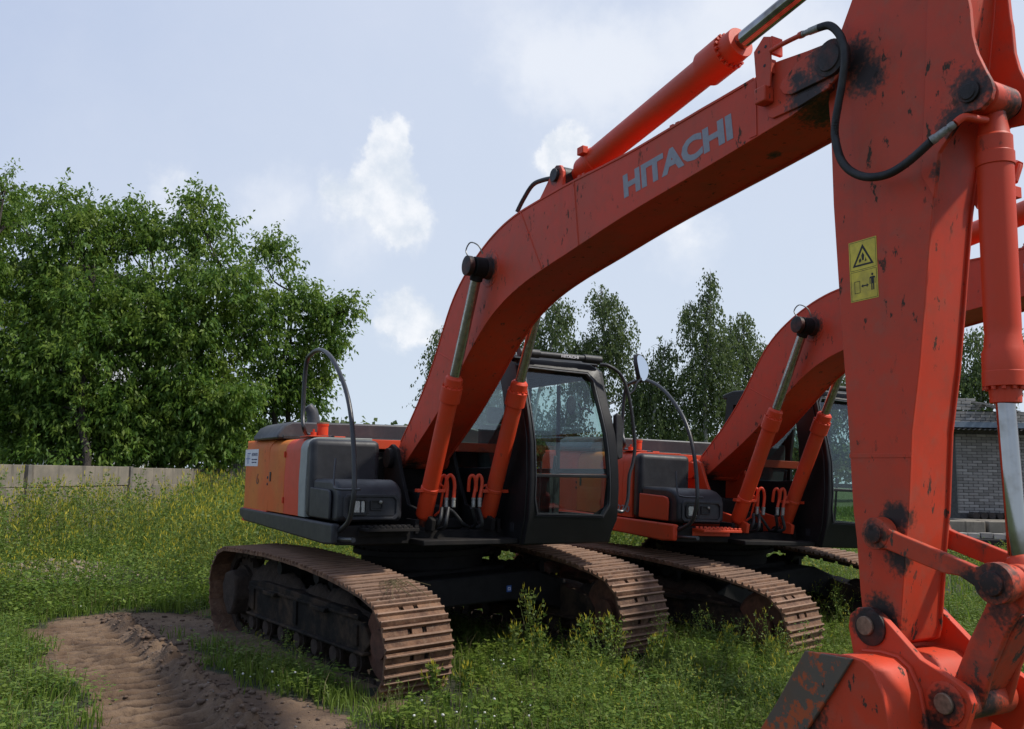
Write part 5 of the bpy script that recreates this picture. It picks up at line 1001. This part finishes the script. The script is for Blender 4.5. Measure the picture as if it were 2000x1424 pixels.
def weed_template(seed, h, nb, leaf, nleaf, nfl, spread=.28, fine=False):
    r = np.random.default_rng(seed); V = []; Qd = []; mi = []
    def seg(p, q, w0, w1, m):
        d = q - p; s = np.cross(d, [0.3, .2, 1.]); s = s / (np.linalg.norm(s) + 1e-9); b = len(V); V.extend([p - s * w0, p + s * w0, q + s * w1, q - s * w1]); Qd.append([b, b + 1, b + 2, b + 3]); mi.append(m)
    def lf(p, L, m, wd=.32, dirv=None):
        a = r.random() * 6.28; u = np.array([cos(a), sin(a), r.uniform(-.5, .9)]) if dirv is None else dirv; u = u / np.linalg.norm(u) * L; s = np.cross(u, r.normal(size=3)); s = s / (np.linalg.norm(s) + 1e-9) * L * wd; b = len(V)
        V.extend([p, p + u * .5 + s, p + u, p + u * .5 - s]); Qd.append([b, b + 1, b + 2, b + 3]); mi.append(m)
    lean = r.normal(size=2) * .08; st = lambda t: np.array([lean[0] * t * t * h, lean[1] * t * t * h, h * t])
    for k in range(3): seg(st(k / 3), st((k + 1) / 3), .0035 * (1.2 - k * .3), .0035 * (.9 - k * .3), 0)
    for i in range(nb):
        t = .18 + .75 * (i + r.random()) / nb; a = r.random() * 6.28; L = spread * h * (1.15 - t) * (.7 + .6 * r.random()) + .05 * h; p = st(t); q = p + np.array([cos(a) * L * .8, sin(a) * L * .8, L * (.9 + .6 * r.random())])
        seg(p, q, .0016, .0010, 0)
        for j in range(nleaf): s = r.random(); lf(p + (q - p) * s + r.normal(size=3) * .01 * h, leaf * (.6 + .8 * r.random()), 0)
        for j in range(nfl):
            s = 1 - .35 * r.random() * j / max(nfl, 1); o = p + (q - p) * s; lf(o, (.040 if fine else .055) * (.6 + .8 * r.random()), 1, (.07 if fine else .085), np.array([(q - p)[0] * .5 + r.normal() * .25 * L, (q - p)[1] * .5 + r.normal() * .25 * L, abs((q - p)[2]) + .1 * L]))
    for j in range(nfl): lf(st(1 - .04 * j), .06, 1, .09, np.array([r.normal() * .2, r.normal() * .2, 1.]))
    return np.array(V, dtype=float), np.array(Qd), np.zeros((0, 3), int), np.array(mi), np.zeros(0, int)
tall = [weed_template(s, 1.0, 13, .040, 5, (3, 2, 0, 3, 1, 4, 0, 2)[s]) for s in range(8)]
# field of melilot between the machine and the fence
n = 8200; x = rng.uniform(-24, -3.2, n); y = rng.uniform(-8.5, 9, n)
fx, fy = -15.235, -1.098; fd = np.array([-.82, .57]); side_ = (x - fx) * fd[1] - (y - fy) * fd[0]      # >0 on the camera side
u_ = (x - CAM.x); w_ = (y - CAM.y)
k_ = in_view(x, y) & (side_ < -.25 if False else ((x - fx) * .57 + (y - fy) * .82 > .35)) & (rng.random(n) < np.clip(3.2 * (vnoise(x, y, .45, 41) - .28), .12, 1)) & (polydist(x, y, DIRT) > .5) & (np.hypot((x + 6.9) / 1.7, y + 3.15) > 1.0)
k_ &= ~((x > -3.6) & (y < -2.6) & (rng.random(n) < .75))
x, y = x[k_], y[k_]; z = height(x, y)[0]; dcam = np.hypot(x - CAM.x, y - CAM.y); hs_ = (rng.uniform(.45, .95, len(x)) + .5 * (vnoise(x, y, .7, 43) - .4)) * np.clip((dcam - 8.5) / 4.6, .62, 1.5)
scatter('yellow_flowering_weeds', tall, np.stack([x, y, z], 1), np.stack([np.sqrt(hs_), hs_], 1), rng.random(len(x)) * 6.28, [M_weed, M_flower])
# lower growth in the same field
n = 9000; x = rng.uniform(-26, -2.5, n); y = rng.uniform(-9, 22, n); k_ = in_view(x, y) & ((x - fx) * .57 + (y - fy) * .82 > .2) & (rng.random(n) < veg(x, y)) & (np.hypot((x + 7.0) / 1.5, (y + 3.15)) > .9); x, y = x[k_], y[k_]; z = height(x, y)[0]
low = [leaf_template(70, .26, .02, .45, .042, 50 + s, 1.2) for s in range(5)]; s_ = rng.uniform(.7, 1.5, len(x))
scatter('meadow_undergrowth', low, np.stack([x, y, z], 1), np.stack([s_, s_ * .9], 1), rng.random(len(x)) * 6.28, [M_grass])
n = 60000; x, y = area(n, 11, 55); k_ = ~((x > -3) & (y < 2)) ; x, y = x[k_], y[k_]; d_ = np.hypot(x - CAM.x, y - CAM.y); blade_field('meadow_grass', x, y, (.16 + .22 * rng.random(len(x))), .012 + .0011 * d_, M_grass, .6)
n = 2600; x = rng.uniform(-14, 2, n); y = rng.uniform(4.5, 24, n); k_ = in_view(x, y); x, y = x[k_], y[k_]; z = height(x, y)[0]; s_ = rng.uniform(.25, .5, len(x))
scatter('meadow_flowers', tall, np.stack([x, y, z], 1), np.stack([np.sqrt(s_), s_], 1), rng.random(len(x)) * 6.28, [M_weed, M_flower])
# weeds round the tracks in the foreground (stuff) and the tall single plants (things)
n = 1500; x = rng.uniform(-1.5, 5.2, n); y = rng.uniform(-2.2, 5.2, n); c_, s__ = np.cos(.125), np.sin(.125); u_ = x * c_ + y * s__; v_ = -x * s__ + y * c_
k_ = ~under(x, y) & (veg(x, y) > .6) & in_view(x, y) & ((u_ > 1.0) | (np.abs(v_) > 1.6) | (rng.random(n) < .3)) & (rng.random(n) < .25 + .9 * vnoise(x, y, 1.0, 61)) & ~((x < 2.05) & (np.abs(v_) < .85)); x, y = x[k_], y[k_]; z = height(x, y)[0]
small = [weed_template(80 + s, .8, 12, .026, 7, 2 if s % 2 else 0, fine=True) for s in range(6)]; s_ = rng.uniform(.18, .48, len(x)) * (1 + .5 * (vnoise(x, y, .9, 71) > .6))
scatter('low_weeds', small, np.stack([x, y, z], 1), np.stack([s_ * 1.2, s_], 1), rng.random(len(x)) * 6.28, [M_weed, M_flower])
plants = [(1.55, .35, 0.66, 0), (1.9, .70, 0.48, 1), (2.15, .10, 0.43, 2), (2.25, .75, 0.51, 3), (2.45, 1.05, 0.39, 4), (1.75, .05, 0.39, 5), (2.55, 1.75, 0.43, 6), (2.7, 2.15, 0.33, 0), (2.6, -1.05, 0.33, 3), (2.45, -.75, 0.27, 5), (2.9, .4, 0.30, 6)]
plabels = ['tallest yellow-flowered weed, in front of the dark beam between the tracks', 'yellow-flowered weed just right of the tallest one, between the tracks', 'shorter leafy weed in front of the tallest flowered one', 'bushy weed beside the inner edge of the far track', 'weed with pale flowers at the foot of the far track', 'weed at the dark gap beside the near track', 'thin weed in front of the far track cleats', 'low weed at the outer corner of the far track', 'broad weed growing at the front of the near track', 'small weed hiding the bottom cleats of the near track', 'low weed alone in the grass between the tracks and the bucket']
for (x, y, h, sd), lb in zip(plants, plabels):
    V, Qd, _, mi, _ = weed_template(200 + sd, h, 26, .034, 8, 3, .30, True); V = V + [x, y, gz(x, y)]
    o = np_mesh('weed_plant', V, Qd, [], [M_weed, M_flower], mi); tag(o, lb, 'plant', 'tall weeds round the tracks')
# white clover heads and daisies
cl_pts = [(3.0, -1.35), (3.1, -1.2), (3.15, -.98), (3.05, -.9), (3.2, -.75), (3.25, -.6), (2.95, -.8), (1.2, -2.05), (.9, -2.1), (1.3, -1.95), (1.6, -1.85), (3.3, -1.0), (1.9, -.15), (1.85, -.05), (1.8, .02), (1.95, .05), (-2.2, -3.9), (-3.4, -2.9), (-3.6, -2.4), (-4.2, -3.3), (2.8, -1.25)]
Vb, Fb = blob_template(9); Tq = [(Vb, np.zeros((0, 4), int), Fb, np.zeros(0, int), np.zeros(len(Fb), int))]
P_ = [];
for (x, y) in cl_pts:
    for j in range(2): xx, yy = x + random.uniform(-.09, .09), y + random.uniform(-.09, .09); P_.append((xx, yy, gz(xx, yy) + random.uniform(.05, .2)))
P_ = np.array(P_); s_ = rng.uniform(.004, .0105, len(P_)); scatter('clover_flowers', Tq, P_, np.stack([s_, s_], 1), rng.random(len(P_)) * 6, [M_petal])
# straw lying on the near track
mb = MB()
for i in range(26):
    a = random.uniform(0, 6.28); L = random.uniform(.06, .20); c_ = Vector((STRAW[0] + random.uniform(-.12, .12), STRAW[1] + random.uniform(-.10, .10), .815 + random.uniform(-.01, .015)))
    d = Vector((cos(a), sin(a), 0)); e = c_ + d * L; e.z -= max(0, e.x - STRAW[0]) * .35; mb.tube([c_ - d * L * .4 + Vector((0, 0, .0)), c_ + Vector((0, 0, .03)), e], .0022, 4)
tag(mb.obj('dry_straw', M_dry), 'tangle of dry straw lying on the front of the near track', 'straw')

# ---------------------------------------------------------------- bushes
def cluster_leaves(centers, axes, nl, tl, ls, wd, droop, r):
    k = len(centers); t = r.random((k, nl)) * tl[:, None]; base = centers[:, None] + axes[:, None] * t[..., None] + r.normal(size=(k, nl, 3)) * ls * .42
    u = r.normal(size=(k, nl, 3)) + axes[:, None] * .8; u[..., 2] -= droop; u /= np.linalg.norm(u, axis=-1, keepdims=True); L = ls * (.65 + .6 * r.random((k, nl, 1))); u *= L
    s = np.cross(u, r.normal(size=(k, nl, 3))); s /= np.linalg.norm(s, axis=-1, keepdims=True) + 1e-9; s *= L * wd
    tip = base + u; tip[..., 2] -= L[..., 0] * .25
    V = np.stack([base, base + u * .5 + s, tip, base + u * .5 - s], 2).reshape(-1, 3); n = k * nl; return V, np.arange(n * 4).reshape(-1, 4)
def tree(name, label, cat, lobes, bases, dens_, nl, tl, ls, wd, droop, ml, mbark, group=None, seed=0, trunk_r=.14, weep=False, thin=.66):
    r = np.random.default_rng(seed); lob = np.array(lobes); b0 = Vector(bases[0]); root = empty(name, b0, label, cat, group)
    C_, A_, W_ = [], [], []
    for (x, y, z, rx, rz) in lob:
        k = max(6, int(dens_ * 2.6 * rx * rz)); d = r.normal(size=(k, 3)); d /= np.linalg.norm(d, axis=1, keepdims=True); rad = r.random(k) ** .45 * (.78 + .5 * r.random(k) ** 3)
        keep = np.ones(k, bool); p = np.array([x, y, z]) + d * rad[:, None] * [rx, rx, rz]
        cl = vnoise(p[:, 0] * 1.0 + p[:, 1] * .7, p[:, 2] - p[:, 1] * .3, 1.1 / max(ls * 9, .5), seed + 3, 3); keep = (cl > (1 - thin) * .66 + .13) | (p[:, 2] < 4.2) & (not weep)
        C_.append(p[keep]); ax = d * [1, 1, .6] + [0, 0, .35] + r.normal(size=(k, 3)) * .35
        if weep: ax = np.array([0, 0, -1.]) + r.normal(size=(k, 3)) * .22 + d * [.35, .35, 0]
        A_.append((ax / np.linalg.norm(ax, axis=1, keepdims=True))[keep])
    Cc, Ax = np.concatenate(C_), np.concatenate(A_); tls = tl * (.5 + .9 * r.random(len(Cc)))
    V, Qd = cluster_leaves(Cc, Ax, nl, tls, ls, wd, droop, r)
    o = np_mesh('crown', V - np.array(b0), Qd, [], [ml], parent=root)
    # trunk, limbs, twigs
    mb = MB()
    zt_ = max(l[2] for l in lobes)
    trunks = []
    for bi, b in enumerate(bases):
        b = Vector(b); tgt = min(lobes, key=lambda l: (Vector(l[:3]) - (b + Vector((0, 0, zt_ * (.95 if len(bases) == 1 else .75))))).length) if len(bases) > 1 else max(lobes, key=lambda l: l[2])
        e = Vector(tgt[:3]) + Vector((0, 0, tgt[4] * .5)); pts = [b, b.lerp(e, .25) + Vector((r.normal() * .15, r.normal() * .15, .2)), b.lerp(e, .5) + Vector((r.normal() * .2, r.normal() * .2, .2)), b.lerp(e, .78), e]
        sp = spline(pts, 5); trunks.append(sp); mb.tube([p - b0 for p in sp], 1, 9, True, [trunk_r * (1 - .93 * i / (len(sp) - 1)) for i in range(len(sp))])
    mb.obj('trunk', mbark, root); mb = MB()
    for l in lobes:
        c = Vector(l[:3]); sp = min(trunks, key=lambda s: min((q - c).length for q in s)); zc = c.z - .45 * (l[3] + .6); cand = [q for q in sp if q.z < c.z - .1] or sp[:3]; q = min(cand, key=lambda q: (q - c).length + abs(q.z - zc) * .8)
        m_ = q.lerp(c, .5) + Vector((r.normal() * .12, r.normal() * .12, -.1)); rr0 = trunk_r * .32; mb.tube([p - b0 for p in spline([q, m_, c], 4)], 1, 6, True, [rr0 * (1 - .75 * i / 8) for i in range(9)])
        for _ in range(7):
            d = r.normal(size=3); d /= np.linalg.norm(d); d[2] = abs(d[2]) * .8; e = c + Vector(d * [l[3], l[3], l[4]]) * .9; s = m_.lerp(c, .3 + .7 * r.random()); mid = s.lerp(e, .5) + Vector((r.normal() * .08, r.normal() * .08, r.normal() * .08)); mb.tube([p - b0 for p in (s, mid, e)], 1, 4, False, [rr0 * .32, rr0 * .22, rr0 * .08])
    mb.obj('branches', mbark, root, kind=None)
    return root
def gnd(x, y): return (x, y, gz(x, y) - .1)
G1 = 'maples behind the concrete fence'
tree('maple_tree', 'wide leafy maple at the left with a notched top, behind the concrete fence', 'tree', C['maple_a'] + C['low_a'], [gnd(-18.6, -1.6), gnd(-18.9, -1.0), gnd(-18.4, -2.2)], 72, 16, .44, .145, .24, 1.1, M_maple, M_bark, G1, 1)
tree('maple_tree', 'middle maple, tallest part of the leafy mass behind the fence joint', 'tree', C['maple_b'] + C['low_b'], [gnd(-20.2, .7), gnd(-20.4, 1.3), gnd(-20.0, .1)], 72, 16, .44, .145, .24, 1.1, M_maple, M_bark, G1, 2)
tree('maple_tree', 'maple reaching to the right above the engine hood, with branches spread against the sky', 'tree', C['maple_c'], [gnd(-20.2, 3.4), gnd(-20.5, 4.2)], 72, 16, .44, .145, .24, 1.1, M_maple, M_bark, G1, 3, thin=.66)
tree('maple_tree', 'taller maple cut off by the left edge of the photo', 'tree', C['maple_d'], [gnd(-15.8, -4.9)], 78, 16, .42, .125, .24, 1.1, M_maple, M_bark, G1, 4)
def bb(name): L = C[name]; c = np.mean([[l[0], l[1]] for l in L[-2:]], axis=0); return [gnd(c[0], c[1])]
G2 = 'birches on the far side of the yard'
for nm, lb in (('birch_a', 'weeping birch showing right behind the boom arch'), ('birch_b', 'narrow birch with a rounded top left of the outer mirror'), ('birch_c', 'tallest birch, with a thin pointed tip, between the two booms'), ('birch_d', 'bushier birch to the right of the pointed one'), ('birch_e', 'short dark birch between the cab mirror and the pointed birch'), ('birch_f', 'birch peeping out left of the nearest boom'), ('birch_g', 'dark tree above the brick shed'), ('birch_h', 'tree hidden mostly behind the farther boom and stick'), ('birch_i', 'low dark trees seen through the nearest cab')):
    tree('birch_tree', lb, 'tree', C[nm], bb(nm), 46, 13, .85, .125, .34, 1.4, M_birch, M_birchbark, G2, sum(map(ord, nm)), .15, weep=True, thin=.74)
tree('bush', 'bright green bush at the left edge in front of the fence', 'bush', [(-6.35, -4.1, .55, .42, .55), (-6.45, -4.15, 1.0, .28, .32), (-6.1, -4.2, .3, .4, .3)], [gnd(-6.4, -4.1)], 420, 12, .16, .05, .22, .5, M_weed, M_bark, None, 31, .03)
bl = [(x, y, .45, .5, .45) for x, y in ((-5.6, 5.9), (-5.1, 6.6), (-4.5, 7.5), (-4.0, 8.2))]
tree('bush', 'low leafy bush seen between the two excavators under the orange skirt', 'bush', bl, [gnd(-4.8, 7.2)], 260, 12, .18, .075, .34, .6, M_grass, M_bark, None, 32, .03)
# distant hedge line (one mass, far off)
n = 5200; t = rng.random(n); a = np.array([-62., -20.]); b = np.array([-40., 75.]); x = a[0] + (b[0] - a[0]) * t + rng.normal(0, 1.5, n); y = a[1] + (b[1] - a[1]) * t; z = 1.0 + rng.random(n) ** .7 * (2.4 + 1.6 * vnoise(t * 40, t * 0, 1., 5))
V, Qd = cluster_leaves(np.stack([x, y, z], 1), np.tile([0, 0, 1.], (n, 1)), 8, np.full(n, .9), .42, .4, .3, rng); np_mesh('distant_tree_line', V, Qd, [], [M_birch], kind='stuff')

# ================================================================= CONCRETE FENCE
f0 = Vector((-15.235, -1.098, 0)); fdv = Vector((-.82, .572, 0)).normalized(); fnv = Vector((fdv.y, -fdv.x, 0))
ang = math.atan2(fdv.y, fdv.x)
fence = empty('concrete_fence', f0, 'weathered grey concrete panel fence behind the yellow weeds', 'fence', rot=ang)
mb = MB(); mb.box((-.0, -.04, -.15), (3.86, .04, 1.282)); mb.box((.0, .01, 1.25), (3.86, .035, 1.32)); p_low = mb.obj('lower_panel', M_conc, fence, .008)
mb = MB(); mb.box((-.0, -.04, 1.29), (3.86, .04, 1.735)); p_up = mb.obj('upper_panel', M_conc, fence, .008)
mb = MB(); mb.box((-.13, -.09, -.2), (-.02, .09, 1.75)); post = mb.obj('post', M_post, fence, .008)
for i in range(-2, 6):
    for k_, src in enumerate((p_low, p_up, post)):
        if i == 0: o = src
        else: o = src.copy(); COL.objects.link(o); o.parent = fence
        o.location = (i * 4.0 + (.01 if k_ == 1 else 0), random.uniform(-.012, .012), random.uniform(-.015, .015)); o.rotation_euler = (random.uniform(-.01, .01), 0, random.uniform(-.002, .002))
pk = empty('picket_fence', (-22.5, 3.6, 0), 'grey picket fence seen over the concrete one beside the counterweight', 'fence', rot=ang)
mb = MB(); mb.box((-.035, -.01, 0), (.035, .01, 2.35)); p0 = mb.obj('picket', M_wood, pk)
for i in range(34):
    o = p0 if i == 0 else p0.copy()
    if i: COL.objects.link(o); o.parent = pk
    o.location = (-1.6 + i * .13, 0, random.uniform(-.06, .04)); o.rotation_euler = (0, random.uniform(-.02, .02), 0)
mb = MB(); mb.box((-1.7, .012, 1.9), (2.9, .05, 2.0)); mb.box((-1.7, .012, .6), (2.9, .05, .7)); mb.obj('rail', M_wood, pk)

# ================================================================= PALE BUILDING BEHIND THE MAPLES
bl_ = empty('pale_building', (-37, -6, 0), 'pale plastered building glimpsed through the leaves at the left', 'building', rot=radians(58))
mb = MB(); mb.box((-3, -.0, 0), (6.0, 9, 10.2)); mb.obj('wall', M_plaster, bl_)
mb = MB(); mb.box((-3.2, -.2, 10.2), (6.2, 9.2, 10.5)); mb.obj('roof', M_rsheet, bl_)
mb = MB(); mb.box((0, -.03, 0), (1.3, .02, 1.6)); w0 = mb.obj('window', M_cab, bl_)
for i in range(3):
    for j in range(3):
        o = w0 if i == j == 0 else w0.copy()
        if i or j: COL.objects.link(o); o.parent = bl_
        o.location = (-2.0 + i * 2.7, 0, 3.2 + j * 2.4)

# ================================================================= BRICK SHED
rv = Vector((.4924, .8703, 0)).normalized(); sa = math.atan2(rv.y, rv.x)
shed = empty('brick_shed', (-5.93, 17.52, 0), 'white brick shed with a rusty corrugated roof, right of the nearest stick', 'shed', rot=sa)
# local x to the right, local -y towards the camera
mb = MB(); mb.box((.01, .012, 0), (4.4, 3.0, 3.02)); mb.obj('wall', M_mortar, shed)
mb = MB(); mb.box((-.125 + .005, -.0, -.0325), (.12, .10, .0325)); br0 = mb.obj('brick', M_brick, shed, .004, 1)
nb_ = 0
def brick(x, y, z, w=1):
    global nb_
    o = br0 if nb_ == 0 else br0.copy()
    if nb_: COL.objects.link(o); o.parent = shed
    nb_ += 1; o.location = (x, y + random.uniform(-.006, .002), z); o.scale = (w, 1, 1); o.rotation_euler = (0, 0, random.uniform(-.01, .01))
for row in range(27):
    z = .98 + row * .075
    for i in range(8):
        x = .125 + i * .255 + (.1275 if row % 2 else 0)
        if x < 1.8: brick(x, 0, z)
    if row % 2: brick(.06, 0, z, .45)
for row in range(4):
    for i in range(8): brick(-.15 + i * .255 + (.12 if row % 2 else 0), -.30, 3.26 + row * .075)
mb = MB(); mb.box((-.3, -.29, 3.20), (4.4, .1, 3.54)); mb.box((-.3, -.2, 3.02), (4.4, 3.0, 3.2)); mb.obj('parapet', M_mortar, shed)
for row in range(4):
    for i in range(3 - row // 2): brick(-.12 + i * .255 + (.12 if row % 2 else 0), -.30, 3.60 + row * .075)
mb = MB(); mb.box((-.45, -.62, 3.10), (4.5, -.58, 3.24)); mb.box((-.45, -.62, 3.22), (4.5, -.28, 3.235)); mb.obj('fascia', M_sheet, shed, .004)
mb = MB(); xs = np.linspace(-.5, 4.5, 160); V = [(x, -.70, 3.05 + .02 * sin(x * 48)) for x in xs] + [(x, .1, 3.10 + .02 * sin(x * 48)) for x in xs]; mb._add(V + [(v[0], v[1], v[2] - .006) for v in V], [(i, i + 1, 160 + i + 1, 160 + i) for i in range(159)] + [(320 + i, 480 + i, 480 + i + 1, 320 + i + 1) for i in range(159)] + [(i, 320 + i, 320 + i + 1, i + 1) for i in range(159)]); mb.obj('corrugated_eave', M_rsheet, shed, ang=60)
for i in range(6):
    mb = MB(); mb.box((.34 + i * .19, -.25 + .0, 3.545), (.51 + i * .19, .9, 3.56), Matrix.Translation((0, 0, .06 * (5 - i) * .7)) @ Matrix.Rotation(-.0, 4, 'Y') @ Matrix.Rotation(.14, 4, 'X')); mb.obj('roof_sheet', M_rsheet, shed, .003)
# blocks, debris and kerb before the shed
bk_ = Vector((-3.9, 15.15, 0))
def on_s(base, u, v, z): return base + rv * u + Vector((rv.y, -rv.x, 0)) * v + Vector((0, 0, z))
for i, (u, L, lb) in enumerate(((-.55, 1.25, 'dark concrete block left of the chrome rod, before the brick shed'), (.78, 1.25, 'dark concrete block behind the chrome rod, before the brick shed'), (2.1, 1.25, 'dark concrete block at the right edge before the brick shed'))):
    mb = MB(); mb.box((0, 0, 0), (L, .5, .55)); o = mb.obj('concrete_block', M_conc, None, .02); o.location = on_s(bk_, u, -1.0, .28); o.rotation_euler = (0, 0, sa); tag(o, lb, 'block', 'concrete blocks before the shed')
for i in range(12):
    mb = MB(); mb.box((0, 0, 0), (.26, .14, .12)); o = mb.obj('kerb_stone', M_brick, None, .01) if i == 0 else ks.copy()
    if i: COL.objects.link(o)
    ks = o; o.location = on_s(bk_, -.55 + i * .285, .1, .50 + random.uniform(-.01, .01)); o.rotation_euler = (0, 0, sa + random.uniform(-.03, .03)); tag(o, ORD[i] + ' pale stone from the left in the kerb row before the brick shed', 'kerb stone', 'pale kerb stones in a row')
mb = MB(); mb.box((-.8, -.1, -.1), (4.0, .3, .5)); o = mb.obj('retaining_wall', M_dark, None, .02); o.location = on_s(bk_, 0, .1 + .2, -.0); o.location.z = 0; o.rotation_euler = (0, 0, sa); tag(o, 'low dark retaining wall under the pale kerb row by the shed', 'wall')
rr2 = np.random.default_rng(5); mb = MB()
for i in range(9):
    x = .25 + i * .2; mb = MB(); mb.tube([(x, -.35, .90), (x + .02, .0 - .05, .90)], .075 + .02 * rr2.random(), 9); o = mb.obj('log', M_bark, None)
    o.parent = None; o.location = Vector((-5.93, 17.52, 0)); o.rotation_euler = (0, 0, sa); tag(o, ORD[i] + ' dark log from the left, lying at the foot of the brick shed wall', 'log', 'logs at the shed wall')
mb = MB(); mb.box((-.4, -1.0, 0), (4.2, -.02, .82)); o = mb.obj('loading_plinth', M_conc, None, .02); o.location = (-5.93, 17.52, 0); o.rotation_euler = (0, 0, sa); tag(o, 'low concrete plinth in front of the brick shed', 'plinth')
